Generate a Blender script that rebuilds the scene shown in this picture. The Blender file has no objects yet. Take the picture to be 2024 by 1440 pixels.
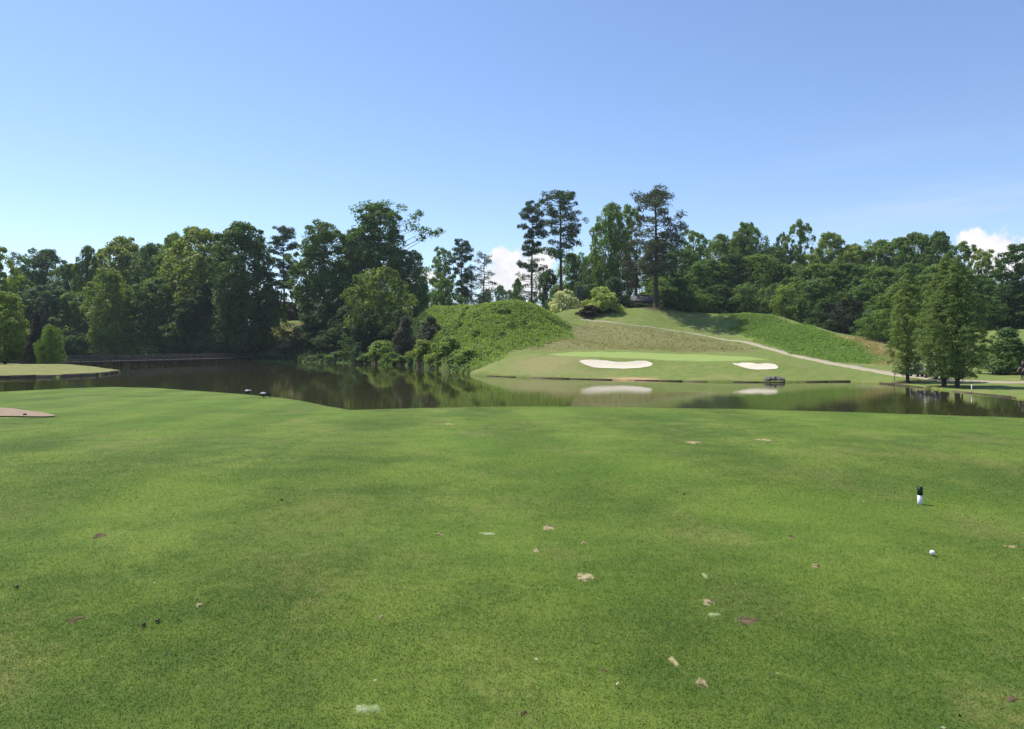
import bpy, bmesh, math, random
import numpy as np
from mathutils import Vector

# ---------------------------------------------------------------- camera, sky, sun, exposure
SC = bpy.context.scene
COL = SC.collection
F, U0, V0, ZC = 1400.0, 1012.0, 686.0, 3.5        # focal length and horizon in photo pixels, eye height over the water
cam_d = bpy.data.cameras.new("camera")
cam = bpy.data.objects.new("camera", cam_d); COL.objects.link(cam)
cam.location = (0, 0, ZC); cam.rotation_euler = (math.radians(90), 0, 0)
cam_d.sensor_width = 36.0; cam_d.lens = 36.0 * F / 2024.0
cam_d.shift_y = -(720 - V0) / 2024.0
cam_d.clip_start = 0.05; cam_d.clip_end = 6000
SC.camera = cam

SUN_EL, SUN_AZ = math.radians(60), math.radians(-52)   # azimuth from +Y towards +X
world = bpy.data.worlds.new("World"); SC.world = world; world.use_nodes = True
sun_d = bpy.data.lights.new("sun", 'SUN'); sun_d.energy = 4.2; sun_d.angle = math.radians(0.53)
sun_d.color = (1.0, 0.955, 0.88)
sun = bpy.data.objects.new("sun", sun_d); COL.objects.link(sun)
sdir = Vector((math.sin(SUN_AZ) * math.cos(SUN_EL), math.cos(SUN_AZ) * math.cos(SUN_EL), math.sin(SUN_EL)))
sun.rotation_euler = sdir.to_track_quat('Z', 'Y').to_euler(); sun.location = (-60, 60, 120)
SKY_STRENGTH = 0.115
SC.view_settings.view_transform = 'Standard'; SC.view_settings.look = 'None'
SC.view_settings.exposure = 0.5; SC.view_settings.gamma = 1.0
SC.view_settings.use_curve_mapping = False
SC.render.engine = 'CYCLES'
HAZE = 0.00014
SC.cycles.max_bounces = 6; SC.cycles.diffuse_bounces = 4; SC.cycles.glossy_bounces = 3
SC.cycles.transmission_bounces = 4; SC.cycles.transparent_max_bounces = 4; SC.cycles.volume_bounces = 0
SC.cycles.use_denoising = True
SC.cycles.sample_clamp_indirect = 6.0

# ---------------------------------------------------------------- node helpers
class NT:
    def __init__(s, tree): s.t = tree
    def n(s, typ, ins=None, **props):
        nd = s.t.nodes.new(typ)
        for k, v in props.items(): setattr(nd, k, v)
        for k, v in (ins or {}).items():
            sock = nd.inputs[k]
            if isinstance(v, bpy.types.NodeSocket): s.t.links.new(v, sock)
            else: sock.default_value = v
        return nd
    def m(s, op, a, b=0.0, c=0.0, clamp=False):
        nd = s.n('ShaderNodeMath', {0: a, 1: b, 2: c}, operation=op); nd.use_clamp = clamp
        return nd.outputs[0]
    def mix(s, fac, a, b, blend='MIX'):
        nd = s.t.nodes.new('ShaderNodeMix'); nd.data_type = 'RGBA'; nd.blend_type = blend
        for i, v in ((0, fac), (6, a), (7, b)):
            if isinstance(v, bpy.types.NodeSocket): s.t.links.new(v, nd.inputs[i])
            else:
                nd.inputs[i].default_value = v if i == 0 else (tuple(v) + (1,))[:4]
        return nd.outputs[2]
    def ss(s, x, a, b):
        nd = s.n('ShaderNodeMapRange', {0: x, 1: a, 2: b, 3: 0.0, 4: 1.0}, interpolation_type='SMOOTHSTEP')
        return nd.outputs[0]
    def noise(s, vec, scale, detail=3.0, rough=0.55, dist=0.0):
        return s.n('ShaderNodeTexNoise', {'Vector': vec, 'Scale': scale, 'Detail': detail, 'Roughness': rough, 'Distortion': dist}).outputs[0]
    def scaled(s, vec, sc):
        return s.n('ShaderNodeVectorMath', {0: vec, 1: sc}, operation='MULTIPLY').outputs[0]

def new_mat(name):
    m = bpy.data.materials.new(name); m.use_nodes = True
    m.node_tree.nodes.clear()
    t = NT(m.node_tree)
    out = t.n('ShaderNodeOutputMaterial')
    return m, t, out

def plain(name, col, rough=0.7, var=0.25, scale=6.0, bump=0.2, spec=0.3, metal=0.0):
    m, t, out = new_mat(name)
    pos = t.n('ShaderNodeNewGeometry').outputs['Position']
    nz = t.noise(pos, scale, 5.0, 0.6)
    c = t.mix(nz, [x * (1 - var) for x in col], [min(1, x * (1 + var)) for x in col])
    p = t.n('ShaderNodeBsdfPrincipled', {'Base Color': c, 'Roughness': rough, 'Specular IOR Level': spec, 'Metallic': metal})
    if bump:
        b = t.n('ShaderNodeBump', {'Height': t.noise(pos, scale * 5, 4.0), 'Strength': bump, 'Distance': 0.03})
        t.t.links.new(b.outputs[0], p.inputs['Normal'])
    t.t.links.new(p.outputs[0], out.inputs[0])
    return m

# ---------------------------------------------------------------- world: daylight sky with low cumulus and thin cirrus
def build_world():
    nt = world.node_tree; nt.nodes.clear(); t = NT(nt)
    sky = t.n('ShaderNodeTexSky', sky_type='NISHITA', sun_disc=False, sun_elevation=SUN_EL, sun_rotation=SUN_AZ,
              altitude=150.0, air_density=1.0, dust_density=0.25, ozone_density=2.0)
    gen = t.n('ShaderNodeTexCoord').outputs['Generated']
    sx = t.n('ShaderNodeSeparateXYZ', {0: gen})
    yy = t.m('MAXIMUM', sx.outputs[1], 0.02)
    a = t.m('DIVIDE', sx.outputs[0], yy); e = t.m('DIVIDE', sx.outputs[2], yy)
    front = t.ss(sx.outputs[1], 0.05, 0.2)
    vec = t.n('ShaderNodeCombineXYZ', {0: a, 1: e, 2: 0.0}).outputs[0]
    nz = t.noise(vec, 30.0, 9.0, 0.62)
    nz2 = t.noise(vec, 9.0, 3.0, 0.5)
    total = None
    for (u, v, ru, rv) in ((1020, 545, 72, 60), (1062, 515, 36, 28), (992, 510, 30, 26), (1990, 505, 85, 52), (1925, 475, 34, 28), (840, 548, 40, 14), (2150, 520, 160, 90), (-420, 560, 200, 60)):
        ca, ce, ra, re = (u - U0) / F, (V0 - v) / F, ru / F, rv / F
        dx = t.m('DIVIDE', t.m('SUBTRACT', a, ca), ra); dy = t.m('DIVIDE', t.m('SUBTRACT', e, ce), re)
        d = t.m('SQRT', t.m('ADD', t.m('MULTIPLY', dx, dx), t.m('MULTIPLY', dy, dy)))
        val = t.m('ADD', t.m('SUBTRACT', 1.0, d), t.m('MULTIPLY', t.m('SUBTRACT', nz, 0.5), 1.9))
        mk = t.ss(val, -0.05, 0.34)
        total = mk if total is None else t.m('MAXIMUM', total, mk)
    total = t.m('MULTIPLY', total, front)
    # thin cirrus veils
    cv = t.n('ShaderNodeCombineXYZ', {0: t.m('ADD', t.m('MULTIPLY', a, 1.6), t.m('MULTIPLY', e, 3.0)), 1: t.m('SUBTRACT', t.m('MULTIPLY', e, 22.0), t.m('MULTIPLY', a, 3.2)), 2: 3.0}).outputs[0]
    cir = t.ss(t.noise(cv, 1.0, 4.0, 0.5), 0.45, 0.75)
    cir = t.m('MULTIPLY', cir, t.m('MULTIPLY', t.ss(a, 0.25, 0.6), t.m('MULTIPLY', t.ss(e, 0.33, 0.2), 0.42)))
    cir = t.m('MULTIPLY', cir, front)
    shade = t.m('ADD', t.m('MULTIPLY', nz, 0.7), t.m('MULTIPLY', nz2, 0.5))
    ccol = t.mix(t.ss(shade, 0.45, 0.72), (5.2, 5.4, 5.8), (6.6, 6.5, 6.5))
    tint = t.mix(1.0, sky.outputs[0], (0.985, 1.01, 1.11), 'MULTIPLY')
    c1 = t.mix(cir, tint, (4.2, 4.9, 6.0))
    c2 = t.mix(total, c1, ccol)
    bg = t.n('ShaderNodeBackground', {'Color': c2, 'Strength': SKY_STRENGTH})
    out = t.n('ShaderNodeOutputWorld'); nt.links.new(bg.outputs[0], out.inputs[0])
build_world()

# ---------------------------------------------------------------- mesh helpers
def mesh_np(name, verts, faces, mats=(), smooth=False):
    """verts (n,3); faces (m,k) array of equal-sized polygons, or a list of such arrays"""
    if not isinstance(faces, list): faces = [faces]
    faces = [np.asarray(f, dtype=np.int32) for f in faces if len(f)]
    me = bpy.data.meshes.new(name)
    verts = np.asarray(verts, dtype=np.float32)
    me.vertices.add(len(verts)); me.vertices.foreach_set('co', verts.ravel())
    nl = sum(f.size for f in faces); npoly = sum(len(f) for f in faces)
    me.loops.add(nl); me.loops.foreach_set('vertex_index', np.concatenate([f.ravel() for f in faces]))
    sizes = np.concatenate([np.full(len(f), f.shape[1], dtype=np.int32) for f in faces])
    starts = np.concatenate([[0], np.cumsum(sizes)[:-1]]).astype(np.int32)
    me.polygons.add(npoly); me.polygons.foreach_set('loop_start', starts)
    if smooth: me.polygons.foreach_set('use_smooth', np.ones(npoly, dtype=bool))
    me.update(calc_edges=True); me.validate()
    for m in mats: me.materials.append(m)
    return me

class MB:
    """collects boxes and tubes into one mesh"""
    def __init__(s): s.v = []; s.f4 = []; s.f3 = []; s.n = 0
    def add(s, v, f):
        v = np.asarray(v, dtype=float); f = np.asarray(f)
        (s.f4 if f.shape[1] == 4 else s.f3).append(f + s.n); s.v.append(v); s.n += len(v)
    def box(s, c, size, rz=0.0, taper=1.0):
        hx, hy, hz = [q / 2 for q in size]
        v = np.array([[x * hx * (taper if z > 0 else 1), y * hy * (taper if z > 0 else 1), z * hz] for z in (-1, 1) for y in (-1, 1) for x in (-1, 1)], float)
        ca, sa = math.cos(rz), math.sin(rz)
        v = np.stack([v[:, 0] * ca - v[:, 1] * sa, v[:, 0] * sa + v[:, 1] * ca, v[:, 2]], 1) + np.array(c)
        s.add(v, [[0, 2, 3, 1], [4, 5, 7, 6], [0, 1, 5, 4], [2, 6, 7, 3], [0, 4, 6, 2], [1, 3, 7, 5]])
    def bar(s, p, q, w, h):
        p = np.array(p, float); q = np.array(q, float); d = q - p; d /= np.linalg.norm(d)
        up = np.array([0, 0, 1.0]) if abs(d[2]) < 0.95 else np.array([1.0, 0, 0])
        sd = np.cross(d, up); sd /= np.linalg.norm(sd); up = np.cross(sd, d)
        v = [b + sd * i * w / 2 + up * j * h / 2 for b in (p, q) for j in (-1, 1) for i in (-1, 1)]
        s.add(v, [[0, 2, 3, 1], [4, 5, 7, 6], [0, 1, 5, 4], [2, 6, 7, 3], [0, 4, 6, 2], [1, 3, 7, 5]])
    def tube(s, pts, radii, sides=6, cap=True):
        pts = np.asarray(pts, float); k = len(pts)
        d = np.gradient(pts, axis=0); d /= np.linalg.norm(d, axis=1)[:, None] + 1e-9
        ref = np.array([0.0, 0, 1]) if abs(d[0][2]) < 0.9 else np.array([1.0, 0, 0])
        a = np.cross(d, ref); a /= np.linalg.norm(a, axis=1)[:, None] + 1e-9
        b = np.cross(d, a)
        th = np.arange(sides) / sides * 2 * math.pi
        r = np.asarray(radii, float)[:, None, None]
        v = pts[:, None, :] + r * (np.cos(th)[None, :, None] * a[:, None, :] + np.sin(th)[None, :, None] * b[:, None, :])
        i = np.arange(k - 1)[:, None] * sides; j = np.arange(sides)[None, :]; j2 = (j + 1) % sides
        f = np.stack([i + j, i + j2, i + sides + j2, i + sides + j], -1).reshape(-1, 4)
        n0 = s.n
        s.add(v.reshape(-1, 3), f)
        if cap:
            for ring, p in ((0, pts[0]), (k - 1, pts[-1])):
                c = s.n; s.v.append(p[None, :]); s.n += 1
                o = n0 + ring * sides
                s.f3.append(np.stack([np.full(sides, c), o + np.arange(sides), o + (np.arange(sides) + 1) % sides], 1))
    def lathe(s, prof, c=(0, 0, 0), sides=16):
        s.tube([(c[0], c[1], c[2] + z) for r, z in prof], [r for r, z in prof], sides)
    def mesh(s, name, mat, smooth=False):
        fs = []
        if s.f4: fs.append(np.concatenate(s.f4))
        if s.f3: fs.append(np.concatenate(s.f3))
        return mesh_np(name, np.concatenate(s.v), fs, [mat] if mat else [], smooth)
    def build(s, name, mat, parent=None, loc=None, smooth=False):
        return link(name, s.mesh(name, mat, smooth), parent, loc)

def link(name, data, parent=None, loc=None):
    o = bpy.data.objects.new(name, data); COL.objects.link(o)
    if parent is not None: o.parent = parent
    if loc is not None: o.location = loc
    return o
def tag(o, label=None, cat=None, group=None, kind=None):
    if label: o['label'] = label
    if cat: o['category'] = cat
    if group: o['group'] = group
    if kind: o['kind'] = kind
    return o
def empty(name, loc, rz=0.0):
    o = link(name, None, None, loc); o.rotation_euler = (0, 0, rz); o.empty_display_size = 0.3
    return o

# ---------------------------------------------------------------- terrain
def W(u, v, Y): return ((u - U0) / F * Y, Y, ZC - (v - V0) / F * Y)          # a pixel at a known distance
def WZ(u, v, z): Y = (ZC - z) * F / (v - V0); return ((u - U0) / F * Y, Y, z)  # a pixel on a level surface
def X(u, Y): return (u - U0) / F * Y

# near bank (the teeing ground): the edge where it breaks down to the pond
edge_px = [(2024, 825, 1.68), (1800, 817, 1.7), (1500, 808, 1.7), (1250, 803, 1.7), (1000, 801, 1.7), (900, 802, 1.68), (800, 806, 1.6),
           (690, 809, 1.55), (640, 803, 1.5), (600, 797, 1.45), (560, 789, 1.4), (520, 782, 1.33), (460, 776, 1.28), (400, 772, 1.25),
           (300, 765.5, 1.2), (230, 763, 1.2), (120, 767, 1.2), (0, 773, 1.2), (-150, 781, 1.2)]
near_edge = [WZ(*p) for p in edge_px]
NP = [(x, y) for x, y, z in near_edge]
near_poly = np.array([(70, -60), (70, 8), (30, 16.5)] + NP + [(-44, 30), (-90, 24), (-90, -60)])
near_cp = np.array(near_edge + [(0, 0, 1.78), (0, 6, 1.78), (6, 6, 1.78), (-6, 6, 1.8), (5, 12, 1.78), (-5, 12, 1.78), (0, -20, 1.8), (20, 0, 1.78), (-20, 0, 1.9),
                                (-12, 18, 1.62), (-18, 26, 1.42), (-30, 26, 1.4), (-12, 12, 1.75), (-60, 10, 1.8), (60, 0, 1.7), (40, 12, 1.7)])
# far land
spit = np.array([(-170, 78), W(-150, 750, 76)[:2], WZ(0, 747, 0)[:2], WZ(120, 745, 0)[:2], WZ(200, 741, 0)[:2], WZ(232, 736.5, 0)[:2], WZ(238, 735.5, 0)[:2],
                 (-57, 102), (-63, 106), (-69, 111), (-74, 118), (-84, 128), (-120, 134), (-170, 136)])
far_line = [(-190, 176), (-140, 182), (-110, 186), (X(300, 186), 186), (X(440, 181), 181), WZ(505, 714, 0)[:2], WZ(600, 715, 0)[:2], WZ(720, 718, 0)[:2],
            WZ(800, 722, 0)[:2], WZ(860, 728, 0)[:2], WZ(900, 735, 0)[:2], WZ(940, 741.5, 0)[:2], WZ(1000, 744.5, 0)[:2], WZ(1100, 748, 0)[:2], WZ(1200, 750.5, 0)[:2],
            WZ(1300, 752.5, 0)[:2], WZ(1400, 754.5, 0)[:2], WZ(1500, 755.5, 0)[:2], WZ(1560, 755.5, 0)[:2], WZ(1620, 754.5, 0)[:2], WZ(1680, 754, 0)[:2], WZ(1740, 757.5, 0)[:2],
            WZ(1800, 763, 0)[:2], WZ(1850, 769, 0)[:2], WZ(1903, 775, 0)[:2], WZ(1960, 781, 0)[:2], WZ(2024, 788.5, 0)[:2], (45, 40), (62, 26)]
far_poly = np.array(far_line + [(400, 20), (900, 300), (900, 1500), (-900, 1500), (-900, 170)])
far_cp = [(x, y, 0.13) for x, y in far_line[:]] + [
    W(1150, 724, 84), W(1284, 725, 83), W(1190, 728, 83.2), W(1240, 729, 82.8), W(1150, 710, 86.2), W(1190, 710, 86), W(1225, 713, 85.3), W(1265, 711, 85.2), W(1290, 714, 84.8), W(1300, 709, 89), W(1220, 706.5, 89), W(1140, 704, 90), W(1040, 706, 93), W(1000, 712, 91),
    W(1455, 723, 79.8), W(1495, 731, 77.6), W(1532, 730, 77.4), W(1462, 714, 81.6), W(1500, 716, 80.4), W(1535, 717, 79.6), W(1480, 711, 86), W(1570, 722, 80), W(1420, 714, 84), W(1370, 712, 86), W(1300, 697, 106), W(1200, 694.5, 105), W(1100, 696, 106), W(1400, 699, 106), W(1500, 706, 98),
    W(1250, 672, 127), W(1250, 650, 138), W(1150, 672, 124), W(1150, 647, 142), W(1100, 650, 132), W(1350, 680, 126), W(1420, 676, 132), W(1050, 680, 112),
    W(1150, 630, 152), W(1200, 635, 147), W(1250, 641, 146), W(1320, 651, 145), W(1400, 663, 141), W(1460, 671, 136), W(1560, 698, 115), W(1650, 719, 95), W(1740, 735, 79), W(1790, 744, 69),
    W(1200, 615, 156), W(1298, 607, 157), W(1340, 612, 158), W(1400, 620, 160), W(1130, 610, 158), W(1160, 605, 163), W(1240, 610, 165), W(1350, 640, 150), W(1410, 640, 150),
    W(1440, 620, 155), W(1480, 618, 152), W(1530, 622, 148), W(1600, 641, 136), W(1650, 658, 126), W(1700, 677, 114), W(1745, 707, 98),
    W(1500, 650, 143), W(1600, 680, 122), W(1650, 700, 108), W(1690, 712, 99), W(1740, 721, 92), W(1480, 640, 147),
    W(850, 611, 160), W(900, 605, 150), W(960, 601, 140), W(1030, 597, 131), W(1070, 608, 135), W(1100, 623, 141), W(1130, 640, 145),
    W(880, 650, 132), W(900, 700, 112), W(950, 650, 122), W(960, 690, 108), W(1000, 640, 123), W(1000, 695, 103), W(940, 725, 95), W(1050, 650, 122), W(1070, 672, 115), W(850, 690, 130),
    (X(1030, 165), 165, 8.5), (X(960, 190), 190, 8.5), (X(850, 200), 200, 10), (X(1000, 240), 240, 8), (X(1080, 165), 165, 9.5),
    W(575, 640, 196), W(575, 675, 186), W(540, 640, 198), W(640, 650, 190), W(700, 640, 185), (X(700, 172), 172, 4.5), W(800, 630, 180), (X(760, 160), 160, 4), (X(800, 150), 150, 4.5), (X(640, 178), 178, 4),
    (X(490, 190), 190, 2.4), (X(400, 195), 195, 1.4), (X(250, 200), 200, 1.6), (X(0, 200), 200, 1.8), (-190, 200, 2), (X(400, 230), 230, 4), (X(0, 240), 240, 4), (X(575, 230), 230, 10), (X(750, 230), 230, 11),
    (X(1500, 172), 172, 9.2), (X(1600, 155), 155, 6.8), (X(1700, 135), 135, 4), (X(1760, 112), 112, 2.5), (X(1400, 190), 190, 9.5), (X(1250, 200), 200, 10), (X(1600, 200), 200, 7.5), (X(1800, 150), 150, 4),
    W(1960, 655, 112), W(2024, 650, 114), (X(1900, 90), 90, 0.9), W(1960, 754, 64), W(2024, 757, 61.5), W(1950, 739, 76), W(2010, 735, 86), (X(1850, 70), 70, 0.4), (X(1900, 65), 65, 0.33), (X(1870, 60), 60, 0.24), (X(1798, 66), 66, 0.26), (X(2020, 66), 66, 0.6),
    (X(1980, 140), 140, 7), (X(2000, 200), 200, 9), (X(2300, 70), 70, 1.5), (X(2300, 120), 120, 7), (300, 200, 10), (0, 320, 10), (-200, 320, 8), (250, 350, 11), (0, 600, 9), (-400, 500, 8), (400, 600, 10)]
far_cp = np.array(far_cp)
spit_cp = np.array([(p[0], p[1], 0.3) for p in spit[1:12]] + [W(0, 720, 100), W(80, 719, 102), W(150, 719.5, 104), W(185, 722, 106), W(205, 727, 104), (-120, 110, 1.2), (-90, 118, 0.9), (-170, 110, 1.4)])

class RBF:
    def __init__(s, pts, c):
        s.p = pts[:, :2]; s.c = c
        A = np.sqrt(((s.p[:, None] - s.p[None]) ** 2).sum(-1) + c * c) + np.eye(len(pts)) * -0.4
        s.mean = pts[:, 2].mean(); s.w = np.linalg.solve(A, pts[:, 2] - s.mean)
    def __call__(s, x, y):
        out = np.empty(len(x))
        for i in range(0, len(x), 40000):
            d2 = (x[i:i + 40000, None] - s.p[:, 0]) ** 2 + (y[i:i + 40000, None] - s.p[:, 1]) ** 2
            out[i:i + 40000] = np.sqrt(d2 + s.c * s.c) @ s.w
        return out + s.mean
rbf_near, rbf_far, rbf_spit = RBF(near_cp, 3.0), RBF(far_cp, 1.6), RBF(spit_cp, 2.0)

def sd_poly(x, y, poly):
    """signed distance to a polygon, positive inside"""
    out = np.empty(len(x)); a = poly; b = np.roll(poly, -1, axis=0)
    for i in range(0, len(x), 40000):
        px, py = x[i:i + 40000, None], y[i:i + 40000, None]
        ex, ey = b[:, 0] - a[:, 0], b[:, 1] - a[:, 1]
        t = np.clip(((px - a[:, 0]) * ex + (py - a[:, 1]) * ey) / (ex * ex + ey * ey + 1e-12), 0, 1)
        d = np.sqrt(((px - a[:, 0] - t * ex) ** 2 + (py - a[:, 1] - t * ey) ** 2).min(1))
        c = ((a[:, 1] > py) != (b[:, 1] > py)) & (px < (b[:, 0] - a[:, 0]) * (py - a[:, 1]) / (b[:, 1] - a[:, 1] + 1e-12) + a[:, 0])
        out[i:i + 40000] = np.where(c.sum(1) % 2 == 1, d, -d)
    return out
def sstep(x, a, b):
    t = np.clip((x - a) / (b - a), 0, 1); return t * t * (3 - 2 * t)
def lumps(x, y, seed, scale, octs=3):
    r = np.random.RandomState(seed); out = 0
    for o in range(octs):
        for k in range(5):
            th = r.rand() * 6.283; f = (0.6 + 0.8 * r.rand()) * 2 ** o / scale * 6.283; ph = r.rand() * 6.283
            out = out + np.sin((x * math.cos(th) + y * math.sin(th)) * f + ph) * 0.55 ** o
    return out / 5.0

bunkers = []   # (world polygon, depth)
def height0(x, y):
    x = np.asarray(x, float).ravel(); y = np.asarray(y, float).ravel()
    dn = sd_poly(x, y, near_poly) + 1.35
    zn = rbf_near(x, y) + 0.02 * lumps(x, y, 3, 7.0)
    fall = np.where(dn < 2.0, 0.06 * (2.0 - dn) ** 2, 0.0)
    zn = np.where(dn > -6, zn - fall, -9)
    df = sd_poly(x, y, far_poly); ds = sd_poly(x, y, spit)
    zf = np.maximum(rbf_far(x, y) + 0.12 * lumps(x, y, 8, 16.0, 4) * sstep(df, 1.0, 12.0), 0.12)
    zf = zf + 0.05 * lumps(x, y, 5, 2.5, 2) * sstep(df, 1.0, 6.0)
    zf = np.where(df > 0, zf, 0.12 + df * 4.0)
    zs = np.maximum(rbf_spit(x, y), 0.27) + 0.03 * lumps(x, y, 6, 3.0, 2)
    zs = np.where(ds > 0, zs, 0.25 + ds * 4.0)
    return np.maximum(np.maximum(np.maximum(zn, zf), zs), -1.6)
def height(x, y):
    z = height0(x, y); x = np.asarray(x, float).ravel(); y = np.asarray(y, float).ravel()
    for poly, dep in bunkers:
        c = poly.mean(0); rr = np.abs(poly - c).max() + 3
        sel = (np.abs(x - c[0]) < rr) & (np.abs(y - c[1]) < rr)
        if sel.any():
            z[sel] -= dep * sstep(sd_poly(x[sel], y[sel], poly), -0.25, 1.1)
    return z
def hz(x, y): return float(height([x], [y])[0])
_Y = np.concatenate([np.linspace(1.5, 60, 3000), np.linspace(60, 260, 4000)])
def hit(u, v, ymin=0.0):
    """first point of the ground along a pixel's ray"""
    x = (u - U0) / F * _Y; z = ZC - (v - V0) / F * _Y
    below = (z <= height(x, _Y)) & (_Y > ymin)
    i = int(np.argmax(below)) if below.any() else len(_Y) - 1
    return (x[i], _Y[i])
def hit_near(u, v):
    while True:
        x, y = hit(u, v)
        if y < 50: return x, y
        v += 0.5
def px_poly(pts, ymin=60): return np.array([hit(u, v, ymin) for u, v in pts])

def smooth_closed(p, n=4):
    p = np.asarray(p, float)
    for _ in range(n):
        q = np.roll(p, -1, axis=0); p = np.stack([p * .75 + q * .25, p * .25 + q * .75], 1).reshape(-1, 2)
    return p
bunk_a = smooth_closed(px_poly([(1143, 714), (1150, 711.5), (1190, 711.5), (1215, 715), (1235, 715.5), (1262, 712.5), (1280, 713), (1292, 718.5), (1284, 725), (1240, 728.5), (1190, 727.5), (1158, 723)]), 3)
bunk_b = smooth_closed(px_poly([(1444, 717), (1458, 719), (1466, 716), (1483, 716.5), (1497, 720), (1512, 717.5), (1530, 719), (1541, 726), (1530, 730.5), (1490, 730.5), (1462, 725)]), 2)
bunkers.append((bunk_a, 0.16)); bunkers.append((bunk_b, 0.14))

zones = {
 'green': px_poly([(1085, 700.5), (1130, 695), (1200, 695.5), (1300, 698), (1400, 700.5), (1490, 706), (1520, 709), (1480, 712), (1400, 713.5), (1310, 711.5), (1250, 707.5), (1180, 705), (1110, 703)]),
 'brown': px_poly([(985, 693), (1050, 684), (1100, 668), (1130, 645), (1165, 635), (1200, 640), (1300, 652), (1400, 667), (1480, 684), (1490, 692), (1400, 695.5), (1250, 691.5), (1130, 688.5), (1060, 692)]),
 'cover_a': px_poly([(832, 616), (900, 607), (960, 603), (1030, 599), (1072, 612), (1095, 626), (1118, 645), (1095, 664), (1045, 680), (985, 693), (950, 722), (925, 737), (890, 731), (850, 712), (835, 670)]),
 'cover_b': px_poly([(1430, 622), (1480, 620), (1530, 625), (1600, 644), (1700, 681), (1742, 712), (1700, 718), (1640, 712), (1560, 692), (1480, 664), (1452, 650), (1463, 640)]),
 'gold': px_poly([(1665, 664), (1700, 680), (1742, 708), (1750, 722), (1765, 720), (1755, 690), (1720, 670)]),
 'clay': px_poly([(1190, 748), (1250, 745), (1295, 748), (1295, 752), (1200, 750)]),
 'dry': px_poly([(1030, 708), (1090, 703), (1150, 708), (1140, 728), (1170, 738), (1060, 742), (1000, 728)]),
 'cover_c': np.array([WZ(500, 714.6, 0)[:2], WZ(610, 715.4, 0)[:2], WZ(720, 718.6, 0)[:2], WZ(800, 722.8, 0)[:2], WZ(860, 729.5, 0)[:2], WZ(915, 739, 0)[:2], (X(880, 130), 130), (X(840, 158), 158), (X(800, 178), 178), (X(700, 184), 184), (X(620, 186), 186), (X(600, 180), 180), (X(500, 181), 181)]),
 'bank': px_poly([(540, 642), (600, 640), (640, 650), (590, 712), (545, 712)]),
}

def build_ground():
    ang = np.radians(np.concatenate([np.arange(-180, -60, 6), np.arange(-60, -41, 1.0), np.arange(-41, 41, 0.2), np.arange(41, 60, 1.0), np.arange(60, 180, 6)]))
    rad = np.concatenate([[0.6], np.geomspace(1.2, 18, 110), np.linspace(18.2, 48, 130), np.linspace(48.6, 70, 40), np.linspace(70.5, 165, 190), np.linspace(166, 215, 40), np.geomspace(220, 1400, 30)])
    A, R = np.meshgrid(ang, rad)
    x = (R * np.sin(A)).ravel(); y = (R * np.cos(A)).ravel()
    x = np.append(x, 0.0); y = np.append(y, 0.0)
    z = height(x, y)
    na, nr = len(ang), len(rad)
    i = np.arange(nr - 1)[:, None] * na; j = np.arange(na)[None]; j2 = (j + 1) % na
    f = np.stack([i + j, i + j2, i + na + j2, i + na + j], -1).reshape(-1, 4)[:, ::-1]
    c = na * nr
    f3 = np.stack([np.full(na, c), np.arange(na), (np.arange(na) + 1) % na], 1)[:, ::-1]
    me = mesh_np("ground", np.stack([x, y, z], 1), [f, f3], [], True)
    def attr(name, val):
        at = me.attributes.new(name, 'FLOAT', 'POINT'); at.data.foreach_set('value', val.astype(np.float32))
    wob = 0.8 * lumps(x, y, 21, 5.0, 3)
    dn = sd_poly(x, y, near_poly)
    attr('tee', sstep(dn, -3, -1.0))
    for k, soft in (('green', 0.35), ('brown', 2.2), ('gold', 1.5), ('clay', 0.7), ('dry', 3.0), ('bank', 1.5)):
        s = sd_poly(x, y, zones[k]) + wob * (0.12 if k == 'green' else 1.0)
        attr(k, sstep(s, -soft, soft))
    attr('spit', sstep(sd_poly(x, y, spit), -.5, .5))
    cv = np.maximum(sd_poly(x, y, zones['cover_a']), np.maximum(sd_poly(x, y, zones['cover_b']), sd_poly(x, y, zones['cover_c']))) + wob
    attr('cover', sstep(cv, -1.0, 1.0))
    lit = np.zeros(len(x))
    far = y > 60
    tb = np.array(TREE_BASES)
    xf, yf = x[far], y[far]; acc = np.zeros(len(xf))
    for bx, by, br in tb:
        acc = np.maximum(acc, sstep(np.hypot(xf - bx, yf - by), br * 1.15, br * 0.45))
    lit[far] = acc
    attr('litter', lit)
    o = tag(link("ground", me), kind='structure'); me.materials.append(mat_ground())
    return o

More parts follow.
